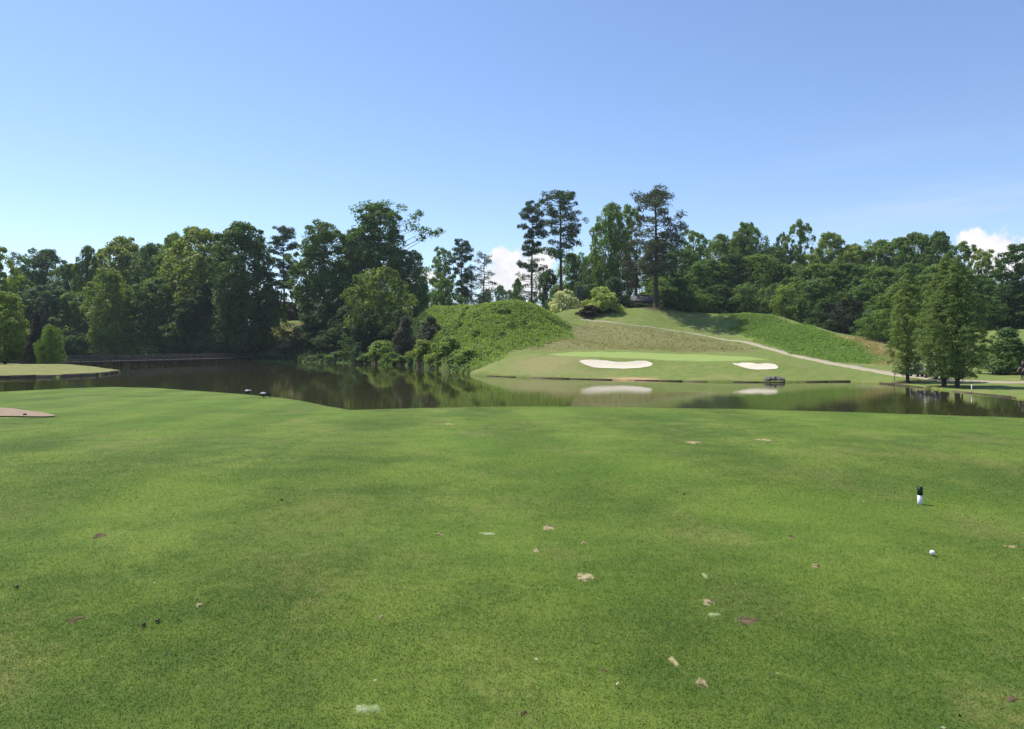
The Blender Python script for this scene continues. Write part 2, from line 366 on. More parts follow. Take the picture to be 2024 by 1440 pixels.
def turf_group():
    g = bpy.data.node_groups.new("turf_colour", 'ShaderNodeTree')
    g.interface.new_socket("Color", in_out='OUTPUT', socket_type='NodeSocketColor')
    t = NT(g); out = t.n('NodeGroupOutput')
    pos = t.n('ShaderNodeNewGeometry').outputs['Position']
    flat = t.scaled(pos, (1, 1, 0))
    n1 = t.noise(flat, 0.42, 4.0, 0.55, 0.6); n2 = t.noise(flat, 1.7, 5.0, 0.6); n4 = t.noise(flat, 9.0, 4.0, 0.65)
    n5 = t.noise(t.scaled(flat, (1.0, 0.6, 0)), 0.8, 5.0, 0.62); n6 = t.noise(flat, 0.14, 3.0, 0.5)
    f = t.m('ADD', t.m('MULTIPLY', n1, 0.45), t.m('ADD', t.m('MULTIPLY', n2, 0.33), t.m('MULTIPLY', n4, 0.22)))
    c = t.mix(t.ss(f, 0.40, 0.60), TURF_DARK, TURF_LIGHT)
    c = t.mix(t.m('MULTIPLY', t.ss(n6, 0.42, 0.62), 0.45), c, TURF_LUSH)
    dry = t.m('MULTIPLY', t.ss(t.m('ADD', t.m('MULTIPLY', n5, 0.7), t.m('MULTIPLY', n4, 0.3)), 0.50, 0.68), 0.62)
    c = t.mix(dry, c, TURF_DRY)
    sp = t.n('ShaderNodeSeparateXYZ', {0: pos})
    st = t.m('SINE', t.m('ADD', t.m('MULTIPLY', sp.outputs[0], 2.1), t.m('ADD', t.m('MULTIPLY', sp.outputs[1], 0.25), t.m('MULTIPLY', n1, 2.0))))
    c = t.mix(1.0, c, t.mix(t.ss(st, -0.6, 0.6), (0.92, 0.93, 0.9), (1.09, 1.07, 1.05)), 'MULTIPLY')
    g.links.new(c, out.inputs[0])
    return g
TURF_DARK, TURF_LIGHT, TURF_LUSH, TURF_DRY = (0.062, 0.105, 0.017), (0.116, 0.162, 0.027), (0.095, 0.164, 0.018), (0.160, 0.158, 0.052)
TURF = turf_group()

def mat_ground():
    m, t, out = new_mat("ground_cover_and_soil")
    pos = t.n('ShaderNodeNewGeometry').outputs['Position']
    def at(n): return t.n('ShaderNodeAttribute', attribute_name=n).outputs['Fac']
    nb = t.noise(pos, 0.25, 5.0, 0.6); nm = t.noise(pos, 1.3, 6.0, 0.65); nf = t.noise(pos, 7.0, 5.0, 0.7); nff = t.noise(pos, 55.0, 4.0, 0.7)
    turf = t.n('ShaderNodeGroup', node_tree=TURF).outputs[0]
    turf = t.mix(1.0, turf, t.mix(nff, (0.95, 0.95, 0.95), (1.2, 1.2, 1.2)), 'MULTIPLY')
    rough = t.mix(t.ss(nm, 0.35, 0.65), (0.120, 0.175, 0.036), (0.180, 0.205, 0.055))
    rough = t.mix(t.m('MULTIPLY', t.ss(nb, 0.5, 0.66), 0.5), rough, (0.24, 0.215, 0.085))
    dry = t.mix(nf, (0.19, 0.165, 0.07), (0.31, 0.27, 0.125))
    c = t.mix(t.m('MULTIPLY', at('dry'), t.ss(nf, 0.3, 0.6)), rough, dry)
    c = t.mix(t.m('MULTIPLY', at('spit'), 0.5), c, t.mix(t.ss(nm, .35, .65), (0.17, 0.165, 0.06), (0.28, 0.235, 0.10)))
    brown = t.mix(t.ss(nf, 0.35, 0.65), (0.185, 0.172, 0.072), (0.265, 0.245, 0.11))
    brown = t.mix(t.m('MULTIPLY', t.ss(nm, 0.44, 0.62), 0.7), brown, (0.15, 0.175, 0.055))
    c = t.mix(at('brown'), c, brown)
    c = t.mix(at('bank'), c, t.mix(nf, (0.12, 0.11, 0.05), (0.26, 0.23, 0.11)))
    c = t.mix(at('gold'), c, t.mix(nf, (0.25, 0.20, 0.08), (0.40, 0.33, 0.16)))
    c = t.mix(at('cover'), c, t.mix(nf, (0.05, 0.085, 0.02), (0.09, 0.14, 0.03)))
    c = t.mix(at('green'), c, t.mix(nm, (0.22, 0.295, 0.075), (0.255, 0.32, 0.09)))
    c = t.mix(at('clay'), c, t.mix(nf, (0.36, 0.20, 0.10), (0.50, 0.36, 0.22)))
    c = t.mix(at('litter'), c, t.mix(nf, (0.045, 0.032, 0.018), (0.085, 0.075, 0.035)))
    c = t.mix(at('tee'), c, turf)
    p = t.n('ShaderNodeBsdfPrincipled', {'Base Color': c, 'Roughness': 0.92, 'Specular IOR Level': 0.12})
    hgt = t.m('ADD', t.m('MULTIPLY', nf, 0.6), t.m('MULTIPLY', nff, 0.25))
    b = t.n('ShaderNodeBump', {'Height': hgt, 'Strength': 0.55, 'Distance': 0.06})
    t.t.links.new(b.outputs[0], p.inputs['Normal']); t.t.links.new(p.outputs[0], out.inputs[0])
    return m

def mat_water():
    m, t, out = new_mat("murky_pond_water")
    pos = t.n('ShaderNodeNewGeometry').outputs['Position']
    w1 = t.noise(t.scaled(pos, (1.0, 1.5, 1)), 1.6, 3.0, 0.55); w2 = t.noise(pos, 0.12, 2.0)
    calm = t.ss(t.noise(pos, 0.05, 3.0), 0.35, 0.7)
    h = t.m('MULTIPLY', w1, t.m('ADD', 0.25, calm))
    b = t.n('ShaderNodeBump', {'Height': h, 'Strength': 0.08, 'Distance': 0.05})
    c = t.mix(w2, (0.036, 0.036, 0.012), (0.044, 0.042, 0.015))
    p = t.n('ShaderNodeBsdfPrincipled', {'Base Color': c, 'Roughness': 0.02, 'IOR': 1.33, 'Specular IOR Level': 0.5, 'Normal': b.outputs[0]})
    t.t.links.new(p.outputs[0], out.inputs[0])
    return m

# ---------------------------------------------------------------- foliage
def mat_leaf(name, transl=0.5, rough=0.55, noise_scale=0.22):
    m, t, out = new_mat(name)
    oi = t.n('ShaderNodeObjectInfo'); geo = t.n('ShaderNodeNewGeometry')
    pos = geo.outputs['Position']
    isl = geo.outputs['Random Per Island']
    nz = t.noise(pos, noise_scale, 3.0, 0.6)
    val = t.m('ADD', 0.52, t.m('ADD', t.m('MULTIPLY', isl, 0.55), t.m('MULTIPLY', nz, 0.45)))
    hue = t.m('ADD', 0.485, t.m('ADD', t.m('MULTIPLY', nz, 0.025), t.m('MULTIPLY', oi.outputs['Random'], 0.012)))
    hs = t.n('ShaderNodeHueSaturation', {'Hue': hue, 'Saturation': 1.0, 'Value': val, 'Color': oi.outputs['Color']}).outputs[0]
    p = t.n('ShaderNodeBsdfPrincipled', {'Base Color': hs, 'Roughness': rough, 'Specular IOR Level': 0.25})
    tc = t.mix(1.0, hs, (1.25, 1.2, 0.55), 'MULTIPLY')
    tr = t.n('ShaderNodeBsdfTranslucent', {'Color': tc})
    mx = t.n('ShaderNodeMixShader', {0: transl, 1: p.outputs[0], 2: tr.outputs[0]})
    t.t.links.new(mx.outputs[0], out.inputs[0])
    return m
LEAF = mat_leaf("leaf"); NEEDLE = mat_leaf("needle", 0.25, 0.6)
COVERLEAF = mat_leaf("ground_cover_leaf", 0.48, 0.6, 0.6)
BARK = plain("bark", (0.085, 0.066, 0.05), 0.9, 0.4, 5.0, 0.5, 0.1)
PINEBARK = plain("pine_bark", (0.075, 0.052, 0.042), 0.9, 0.4, 4.0, 0.5, 0.1)

def leaves(C, N, S, rng, aspect=0.62):
    """kite-shaped leaf sprays: centres C, normals N, lengths S"""
    n = len(C)
    N = N / (np.linalg.norm(N, axis=1)[:, None] + 1e-9)
    T = np.cross(N, rng.normal(size=(n, 3))); T /= np.linalg.norm(T, axis=1)[:, None] + 1e-9
    B = np.cross(N, T); S = S[:, None]
    v = np.stack([C - T * S * .5, C + B * S * .5 * aspect - T * S * 0.08, C + T * S * .5, C - B * S * .5 * aspect + T * S * 0.05], 1).reshape(-1, 3)
    f = np.arange(4 * n).reshape(-1, 4)
    return v, f

def unit(v): return v / (np.linalg.norm(v, axis=-1, keepdims=True) + 1e-9)

def clump_leaves(rng, cen, rad, per, outward, leaf, flat=0.75, aspect=0.62, upbias=0.35):
    """cen (k,3) clump centres, rad (k,) radii, per leaves each"""
    k = len(cen); n = int(per)
    D = unit(rng.normal(size=(k, n, 3)))
    O = outward[:, None, :]
    dot = (D * O).sum(-1, keepdims=True)
    flip = (dot < -0.25) & (rng.rand(k, n, 1) < 0.7)
    D = np.where(flip, D - 2 * dot * O, D)
    r = rad[:, None, None] * (0.45 + 0.62 * rng.rand(k, n, 1) ** 0.5)
    # ragged clump outline
    r = r * (1 + 0.28 * np.sin(D[..., :1] * 5 + rng.rand(k, 1, 1) * 6) * np.cos(D[..., 1:2] * 4 + rng.rand(k, 1, 1) * 6))
    P = cen[:, None, :] + D * r * np.array([1, 1, flat])
    N = D + 0.75 * rng.normal(size=D.shape) * 0.8 + np.array([0, 0, upbias])
    S = leaf * (0.6 + 0.8 * rng.rand(k * n))
    return leaves(P.reshape(-1, 3), N.reshape(-1, 3), S, rng, aspect)

def profile(shape, t):
    if shape == 'round':
        return np.where(t < .42, .5 + .5 * np.sin(np.clip(t / .42, 0, 1) * math.pi / 2), np.cos(np.clip((t - .42) / .58, 0, 1) * math.pi / 2 * .97) ** 0.4)
    if shape == 'tall':
        return np.where(t < .3, .55 + .45 * np.sin(np.clip(t / .3, 0, 1) * math.pi / 2), np.cos(np.clip((t - .3) / .7, 0, 1) * math.pi / 2 * .95) ** 0.42)
    if shape == 'vase':
        return np.where(t < .62, .38 + .62 * np.sin(np.clip(t / .62, 0, 1) * math.pi / 2), np.cos(np.clip((t - .62) / .38, 0, 1) * math.pi / 2 * .95) ** 0.6)
    if shape == 'cone':
        return np.where(t < .16, .62 + .38 * t / .16, (1 - (t - .16) / .84) ** 0.78 * .97 + .03)
    if shape == 'cypress':
        return np.where(t < .3, .6 + .4 * np.sin(np.clip(t / .3, 0, 1) * math.pi / 2), (1 - np.clip((t - .3) / .7, 0, 1) ** 1.6) ** 0.75)
    if shape == 'dome':
        return np.cos(np.clip(t, 0, 1) * math.pi / 2 * .93) ** 0.55
    return np.ones_like(t)

def make_crown(seed, H, Wd, base, shape, ncl, per, leaf, crad=(0.085, 0.15), flat=0.75, uneven=0.25, aspect=0.62, limbs=30, trunk_r=0.35, mat=None, lean=(0, 0), extra=(), bark=None, inner=0.2, hull=0.3):
    """returns crown mesh, trunk mesh of a broadleaf-type plant of height H and width Wd"""
    rng = np.random.RandomState(seed)
    tt = np.linspace(0, 1, 200); w = profile(shape, tt) + 0.12; w = np.cumsum(w); w /= w[-1]
    t = np.interp(rng.rand(ncl), w, tt); t[:6] = [0.98, 0.95, 0.93, .9, .9, .87]
    th = rng.rand(ncl) * 2 * math.pi
    ph = rng.rand(6) * 6.283
    mod = 1 + uneven * (0.6 * np.sin(2 * th + ph[0] + 3 * t) + 0.5 * np.sin(3 * th + ph[1] - 5 * t) + 0.45 * np.sin(9 * t + ph[2] + th)) + uneven * 0.5 * rng.normal(size=ncl)
    cr = Wd * (crad[0] + (crad[1] - crad[0]) * rng.rand(ncl)) * (0.75 + 0.35 * (1 - t))
    R = np.maximum(profile(shape, t) * Wd / 2 * np.clip(mod, 0.45, 1.4) - cr * .7, 0.02)
    fr = np.where(rng.rand(ncl) < inner, rng.rand(ncl) * .6, 0.72 + 0.28 * rng.rand(ncl))
    r = R * fr
    z = H * base + t * H * (1 - base) - cr * flat * 0.9 * t
    cen = np.stack([r * np.cos(th) + lean[0] * t * H, r * np.sin(th) + lean[1] * t * H, z], 1)
    if len(extra):
        ex = np.array(extra); cen = np.concatenate([cen, ex[:, :3]]); cr = np.concatenate([cr, ex[:, 3]])
    axis = np.stack([lean[0] * cen[:, 2], lean[1] * cen[:, 2], cen[:, 2]], 1)
    out = unit((cen - axis) * 0.9 / (Wd / 2) + np.array([0, 0, 0.55]))
    v, f = clump_leaves(rng, cen, cr, per, out, leaf, flat, aspect)
    nh = int(hull * ncl * per)
    if nh:
        ht = np.interp(rng.rand(nh), w, tt); hth = rng.rand(nh) * 6.283
        hm = 1 + uneven * (0.6 * np.sin(2 * hth + ph[0] + 3 * ht) + 0.5 * np.sin(3 * hth + ph[1] - 5 * ht) + 0.45 * np.sin(9 * ht + ph[2] + hth)) + 0.10 * np.sin(11 * hth + ph[3] + 23 * ht) + .08 * np.sin(17 * hth - 31 * ht + ph[4])
        hr = profile(shape, ht) * Wd / 2 * np.clip(hm, .45, 1.4) * (0.66 + 0.24 * rng.rand(nh)); hzz = H * base + ht * H * (1 - base) * .96
        hp = np.stack([hr * np.cos(hth) + lean[0] * ht * H, hr * np.sin(hth) + lean[1] * ht * H, hzz], 1)
        hn = np.stack([np.cos(hth), np.sin(hth), 0.3 + ht], 1) + .7 * rng.normal(size=(nh, 3))
        v2, f2 = leaves(hp, hn, leaf * (.6 + .8 * rng.rand(nh)), rng, aspect); f = np.concatenate([f, f2 + len(v)]); v = np.concatenate([v, v2])
    crown = mesh_np("crown", v, f, [mat or LEAF])
    b = MB(); zt = H * min(0.86, base + 0.75 * (1 - base))
    zs = np.linspace(-0.6, zt, 9); wob = rng.normal(size=(9, 2)) * trunk_r * 0.35; wob[:2] = 0
    b.tube(np.stack([wob[:, 0] + lean[0] * zs, wob[:, 1] + lean[1] * zs, zs], 1), trunk_r * (1.25 - 1.12 * (zs - zs[0]) / (zt - zs[0])) + 0.25 * trunk_r * np.exp(-(zs + .6) * 1.2), 8)
    for i in rng.permutation(len(cen))[:limbs].tolist() + list(range(ncl, len(cen))):
        c = cen[i]; z0 = max(H * base * 0.55, c[2] - (0.25 + .5 * rng.rand()) * math.hypot(c[0], c[1]) - 0.06 * H); z0 = min(z0, zt * .95)
        p0 = np.array([lean[0] * z0, lean[1] * z0, z0]); mid = (p0 + c) / 2 + np.array([0, 0, 0.05 * H * rng.rand()]); k = np.linspace(0, 1, 6)[:, None]
        pts = (1 - k) ** 2 * p0 + 2 * k * (1 - k) * mid + k * k * c
        b.tube(pts, np.linspace(trunk_r * .34, trunk_r * .07, 6), 5, False)
    return crown, b.mesh("trunk", bark or BARK, True)

def make_pine(seed, H, Wd, cb, per=120, leaf=0.55, gap=0.2, trunk_r=0.38, top_round=0.5, low=()):
    rng = np.random.RandomState(seed); b = MB()
    zs = np.linspace(-0.6, H * 0.985, 12); wob = np.cumsum(rng.normal(size=(12, 2)) * 0.07, 0); wob[:2] = 0
    tr = trunk_r * (1.12 - 0.95 * np.clip(zs / H, 0, 1)) ; b.tube(np.stack([wob[:, 0], wob[:, 1], zs], 1), tr, 8)
    cen, cr = [], []
    levels = np.arange(H * cb, H * 0.97, 0.85)
    for z in list(levels) + list(low):
        t = (z - H * cb) / (H * (1 - cb)) if z >= H * cb else 0.4
        L = Wd / 2 * (0.55 + 0.45 * math.sin(min(1, max(t, 0) / 0.45) * math.pi / 2)) * (math.cos(max(0, (t - .5) / .5) * math.pi / 2 * .93) ** top_round)
        for q in range(rng.randint(3, 6)):
            if rng.rand() < gap: continue
            a = rng.rand() * 6.283; l = L * (0.6 + 0.5 * rng.rand())
            rise = (0.05 + 0.3 * t) * l + rng.normal() * .25
            x0, y0 = np.interp(z, zs, wob[:, 0]), np.interp(z, zs, wob[:, 1])
            k = np.linspace(0, 1, 5)[:, None]
            pts = np.array([x0, y0, z]) + k * np.array([math.cos(a) * l, math.sin(a) * l, 0]) + k ** 1.6 * np.array([0, 0, rise])
            b.tube(pts, np.linspace(0.10, 0.025, 5), 4, False)
            for fpos in (0.98, 0.74, 0.5)[:2 + (rng.rand() < .55)]:
                c = pts[0] * (1 - fpos) + pts[-1] * fpos + rng.normal(size=3) * np.array([.45, .45, .2]); cen.append(c); cr.append(0.7 + 0.55 * rng.rand())
    cen.append([wob[-1, 0], wob[-1, 1], H * 0.985]); cr.append(0.8)
    cen = np.array(cen); cr = np.array(cr) * Wd / 9.0
    out = unit(np.stack([cen[:, 0], cen[:, 1], np.full(len(cen), Wd * .35)], 1))
    v, f = clump_leaves(rng, cen, cr, per, out, leaf, 0.6, 0.30, 0.2)
    return mesh_np("crown", v, f, [NEEDLE]), b.mesh("trunk", PINEBARK, True)

# prototypes: name -> (crown mesh, trunk mesh, height, width)
PROTO = {}
def proto(key, crown_trunk, H, Wd): PROTO[key] = (crown_trunk[0], crown_trunk[1], H, Wd)
for i, (shape, un) in enumerate((('round', .25), ('round', .38), ('tall', .22), ('tall', .35), ('vase', .3), ('round', .3))):
    proto('d%d' % i, make_crown(100 + i * 7, 26, 15, 0.05 if shape != 'vase' else 0.16, shape, 240, 110, 0.50, crad=(.055, .115), uneven=un), 26, 15)
for i in range(2):   # open, ragged tops
    proto('o%d' % i, make_crown(300 + i * 11, 26, 12, 0.3, 'round', 110, 110, 0.48, crad=(.06, .115), uneven=.5, limbs=45, inner=.1, hull=.08), 26, 12)
proto('low0', make_crown(401, 12, 12, 0.02, 'round', 150, 110, 0.38, crad=(.06, .125), uneven=.42, trunk_r=.2, hull=.15), 12, 12)
proto('low1', make_crown(409, 12, 11, 0.0, 'dome', 150, 110, 0.38, crad=(.06, .125), uneven=.42, trunk_r=.2, hull=.15), 12, 11)
proto('p0', make_pine(500, 30, 9, 0.58, low=(13.2, 13.9)), 30, 9)
proto('p1', make_pine(511, 30, 9.5, 0.38, gap=.2, top_round=.6), 30, 9.5)
proto('p2', make_pine(523, 24, 9.5, 0.35, per=34, gap=.35), 24, 9.5)
for i in range(3):
    proto('s%d' % i, make_crown(600 + i * 13, 3, 4, 0.0, 'dome', 60, 85, 0.26, crad=(.07, .15), uneven=.55, hull=.12, trunk_r=.06, limbs=14, flat=.9), 3, 4)
proto('c0', make_crown(700, 7, 4, 0.02, 'cone', 85, 95, 0.3, crad=(.09, .17), uneven=.22, trunk_r=.14, limbs=10, aspect=.3, mat=NEEDLE), 7, 4)

TREE_BASES = []
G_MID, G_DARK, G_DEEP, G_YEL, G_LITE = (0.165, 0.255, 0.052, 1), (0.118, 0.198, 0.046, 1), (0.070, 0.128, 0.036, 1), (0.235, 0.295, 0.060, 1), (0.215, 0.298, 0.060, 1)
G_PINE, G_PINE2, G_BLUE, G_RED, G_CEDAR, G_WHITE = (0.062, 0.110, 0.045, 1), (0.088, 0.110, 0.052, 1), (0.085, 0.160, 0.068, 1), (0.080, 0.062, 0.042, 1), (0.050, 0.058, 0.028, 1), (0.34, 0.36, 0.22, 1)
tree_rng = random.Random(5)
def plant(name, key, x, y, top_z, width, colour, label, cat='tree', group=None, rz=None, sink=0.0, litter=0.55):
    cm, tm, H0, W0 = PROTO[key]
    gz = hz(x, y) - sink
    r = empty(name, (x, y, gz), tree_rng.random() * 6.283 if rz is None else rz)
    tag(r, label, cat, group)
    h = max(0.5, top_z - gz)
    sc = (width / W0, width / W0, h / H0)
    for nm, me in (('trunk', tm), ('crown', cm)):
        o = link(nm, me, r); o.scale = sc; o.color = colour
    if litter: TREE_BASES.append((x, y, width * litter))
    return r
def tree_px(name, key, u, vtop, wpx, Y, colour, label, cat='tree', group=None, **kw):
    return plant(name, key, X(u, Y), Y, ZC - (vtop - V0) / F * Y, wpx / F * Y, colour, label, cat, group, **kw)
# ---------------------------------------------------------------- trees and shrubs
LW, RW = 'trees of the wood behind the footbridge', 'trees of the wood behind the right-hand mound'
def wood_label(u, vt, c, marks, wood):
    tone = {G_MID: 'mid-green', G_DARK: 'dark green', G_DEEP: 'blackish green', G_YEL: 'yellow-green', G_LITE: 'light green', G_BLUE: 'grey-green'}[c]
    size = 'tall' if vt < 505 else 'middle-height' if vt < 575 else 'low'
    return '%s %s tree of the %s %s' % (size, tone, wood, next(w for lim, w in marks if u <= lim))
D = 'deciduous_tree'
for (u, vt, w, Y, c, key) in ((85, 490, 110, 222, G_BLUE, 'd1'), (135, 520, 80, 215, G_DARK, 'd0'), (300, 478, 90, 212, G_DARK, 'd3'), (345, 460, 100, 208, G_MID, 'd1'),
        (30, 545, 110, 205, G_DARK, 'd0'), (95, 560, 110, 198, G_BLUE, 'd5'), (150, 575, 95, 196, G_MID, 'd3'), (270, 560, 90, 196, G_MID, 'd2'), (320, 545, 120, 194, G_DARK, 'd5'),
        (60, 610, 110, 195, G_MID, 'low0'), (125, 615, 100, 194, G_DARK, 'low1'), (360, 590, 110, 191, G_DARK, 'd0'), (410, 560, 110, 189, G_DEEP, 'd3'), (430, 620, 90, 187, G_DARK, 'low0'), (175, 630, 90, 194, G_DARK, 'low0'), (310, 630, 100, 192, G_DARK, 'low1'),
        (200, 520, 80, 225, G_DARK, 'd1'), (-60, 510, 120, 210, G_MID, 'd0'), (-130, 500, 130, 205, G_DARK, 'd3'), (-40, 600, 110, 195, G_DARK, 'd1'), (60, 530, 100, 240, G_DARK, 'd2'), (380, 500, 110, 225, G_DARK, 'd2'), (250, 520, 110, 235, G_DARK, 'd5'), (10, 640, 90, 192, G_DEEP, 'low1'), (240, 650, 80, 193, G_DEEP, 'low1'), (370, 650, 80, 189, G_DEEP, 'low1'), (100, 655, 80, 191, G_DEEP, 'low0'), (450, 500, 90, 200, G_DARK, 'd0')):
    tree_px(D, key, u, vt, w, Y, c, wood_label(u, vt, c, (( -20, 'beyond the spit'), (120, 'behind the dark cedar of the spit'), (205, 'beside the narrow pointed tree'), (290, 'around the yellow-topped tree'), (400, 'behind the far half of the footbridge'), (999, 'by the great dark tree')), 'left wood'), 'tree', LW)
for (u, vt, w, Y, c, key) in ((1370, 452, 75, 222, G_MID, 'o0'), (1425, 462, 90, 216, G_MID, 'd1'), (1350, 490, 100, 205, G_DARK, 'd0'), (1530, 485, 90, 214, G_DARK, 'd3'), (1640, 458, 95, 208, G_LITE, 'd3'), (1685, 480, 90, 205, G_YEL, 'd5'),
        (1735, 472, 95, 203, G_MID, 'd1'), (1775, 468, 85, 200, G_MID, 'd0'), (1905, 476, 75, 186, G_MID, 'o1'), (1400, 510, 110, 188, G_DARK, 'd5'), (1445, 500, 100, 192, G_DEEP, 'd3'), (1500, 500, 110, 190, G_MID, 'd0'), (1560, 520, 120, 186, G_DARK, 'd1'),
        (1620, 520, 120, 180, G_MID, 'd5'), (1680, 520, 120, 178, G_DARK, 'd0'), (1740, 525, 120, 172, G_MID, 'd3'), (1800, 520, 110, 168, G_DARK, 'd1'), (1860, 520, 110, 160, G_MID, 'd0'), (1920, 540, 100, 155, G_DARK, 'd5'), (1420, 560, 90, 178, G_DEEP, 'low1'), (1480, 560, 100, 178, G_DARK, 'low0'),
        (1530, 560, 90, 172, G_DARK, 'low0'), (1700, 560, 100, 150, G_DARK, 'low1'), (1780, 560, 110, 140, G_MID, 'd3'), (1850, 560, 120, 138, G_DARK, 'd1'), (1920, 580, 110, 132, G_DARK, 'd0'), (2060, 500, 120, 150, G_DARK, 'd0'), (2120, 470, 140, 160, G_DARK, 'd1'), (2000, 560, 100, 140, G_DEEP, 'd3'), (1300, 470, 90, 210, G_DARK, 'd3'), (1600, 500, 100, 225, G_DARK, 'd2'), (1470, 480, 100, 230, G_DARK, 'd2'), (1830, 500, 100, 200, G_DARK, 'd2'), (1745, 610, 80, 120, G_MID, 'low0'), (1640, 590, 90, 150, G_DEEP, 'low1'), (1360, 560, 70, 172, G_MID, 'low0'), (1395, 580, 60, 174, G_DARK, 'low1'), (1960, 600, 90, 150, G_DARK, 'low1'), (2020, 590, 100, 152, G_DARK, 'low0'), (2080, 600, 100, 150, G_DARK, 'low1'), (1985, 560, 90, 165, G_MID, 'd0'), (1900, 600, 90, 142, G_DEEP, 'low1')):
    tree_px(D, key, u, vt, w, Y, c, wood_label(u, vt, c, ((1385, 'next to the big pine'), (1440, 'above the mown gap'), (1520, 'around the forked highest tree'), (1610, 'below the slim open tree'), (1690, 'above the dusky bush of the mound'), (1770, 'just before the single cypress'), (1880, 'behind the cypress pair'), (1960, 'between cypresses and gnarled tree'), (9999, 'beyond the bushy fairway conifer')), 'right wood'), 'tree', RW)
# singled-out trees, left side
tree_px(D, 'o0', -12, 478, 90, 150, G_LITE, 'pale leafy tree rising above the trees on the clay spit', 'tree')
tree_px('pine_tree', 'p2', 28, 500, 45, 225, G_PINE, 'small dark pine standing in the wood above the clay spit', 'tree')
tree_px(D, 'd2', 173, 480, 55, 206, G_DARK, 'narrow dark pointed tree beside the pale yellow-topped tree in the left wood', 'tree')
tree_px(D, 'd4', 243, 467, 120, 218, G_YEL, 'pale yellow-topped spreading tree at the crest of the left wood', 'tree')
tree_px(D, 'd3', 215, 528, 95, 188, G_LITE, 'light green pointed tree rising behind the middle of the footbridge', 'tree')
tree_px(D, 'd0', 395, 448, 150, 198, G_YEL, 'yellow-green oak leaning on the great dark tree by the footbridge', 'tree')
tree_px(D, 'd5', 478, 438, 150, 184, (0.095, 0.160, 0.040, 1), 'great dark tree standing where the footbridge meets the bank', 'tree')
tree_px(D, 'low0', 525, 560, 70, 186, G_MID, 'small leafy tree tucked beside the great dark tree at the bridge end', 'tree')
tree_px('pine_tree', 'p1', 560, 446, 58, 212, G_PINE, 'slender dark pine in the gap above the tan grassy bank', 'tree')
tree_px(D, 'low1', 585, 570, 60, 215, G_RED, 'reddish-brown thin-leaved tree behind the tan grassy bank', 'tree')
tree_px(D, 'd1', 640, 436, 128, 190, G_DARK, 'broad dark tree casting shade over the bank beside the tan slope', 'tree')
tree_px(D, 'd3', 705, 448, 90, 192, G_DARK, 'dark tree squeezed between the broad dark tree and the tallest one', 'tree')
proto('special', make_crown(811, 32, 15, 0.08, 'round', 230, 110, 0.52, crad=(.055, .115), uneven=.3, extra=[(6.5, 0, 25, 1.9), (8.5, .3, 24.6, 1.8), (10.6, 0, 24.0, 1.6), (12.4, .2, 23.4, 1.3), (13.6, 0, 24.1, 1.1), (7.5, 0, 27.5, 1.7), (9, 0, 28.8, 1.3), (5, 0, 30.2, 1.6), (-4.6, 0, 29.6, 2.0), (-2.5, 0, 31, 1.8), (9.4, .5, 22.4, 1.3), (1.5, 0, 31.2, 1.8)]), 32, 15)
tree_px(D, 'special', 748, 398, 132, 200, G_DARK, 'tallest broad tree with one long leafy branch reaching over open sky', 'tree', rz=0.0)
tree_px(D, 'd2', 808, 490, 85, 196, G_DARK, 'dark slim tree below the long reaching branch', 'tree')
tree_px(D, 'low0', 752, 526, 118, 166, (0.180, 0.255, 0.050, 1), 'bright round-topped tree standing in front of the tallest broad tree', 'tree')
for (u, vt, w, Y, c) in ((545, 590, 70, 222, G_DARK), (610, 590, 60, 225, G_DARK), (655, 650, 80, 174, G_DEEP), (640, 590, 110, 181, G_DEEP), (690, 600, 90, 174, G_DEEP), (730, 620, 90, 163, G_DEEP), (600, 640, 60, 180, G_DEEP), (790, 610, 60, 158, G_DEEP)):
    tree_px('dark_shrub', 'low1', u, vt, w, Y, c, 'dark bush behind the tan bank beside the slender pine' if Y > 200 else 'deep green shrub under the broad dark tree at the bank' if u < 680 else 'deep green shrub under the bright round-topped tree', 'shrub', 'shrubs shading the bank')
tree_px(D, 'o0', 872, 486, 58, 232, G_MID, 'slim leafy tree beside the small pine behind the leafy mound', 'tree')
tree_px('pine_tree', 'p1', 912, 472, 44, 226, G_PINE, 'dark pine with a tidy top behind the leafy mound', 'tree')
tree_px('pine_tree', 'p2', 955, 502, 54, 236, G_PINE2, 'thin greyish pine with sparse open needles behind the leafy mound', 'tree')
tree_px('pine_tree', 'p2', 930, 540, 40, 240, G_PINE2, 'short ragged pine between two taller pines behind the leafy mound', 'tree')
tree_px(D, 'low0', 877, 550, 66, 176, G_DARK, 'round dark tree sitting on the crest of the leafy mound', 'tree')
tree_px(D, 'low1', 835, 545, 40, 250, G_BLUE, 'small distant tree seen through the gap past the reaching branch', 'tree')
for (u, vt, w, Y, c) in ((990, 562, 40, 330, G_BLUE), (960, 575, 50, 340, G_BLUE), (920, 580, 50, 330, G_BLUE), (845, 580, 60, 320, G_BLUE), (1010, 572, 40, 350, G_BLUE)):
    tree_px(D, 'low0', u, vt, w, Y, c, 'hazy distant round tree beyond the leafy mound', 'tree', 'distant trees beyond the mound')
tree_px(D, 'low1', 1023, 548, 38, 210, G_DARK, 'small dark tree peeping over the top of the leafy mound', 'tree')
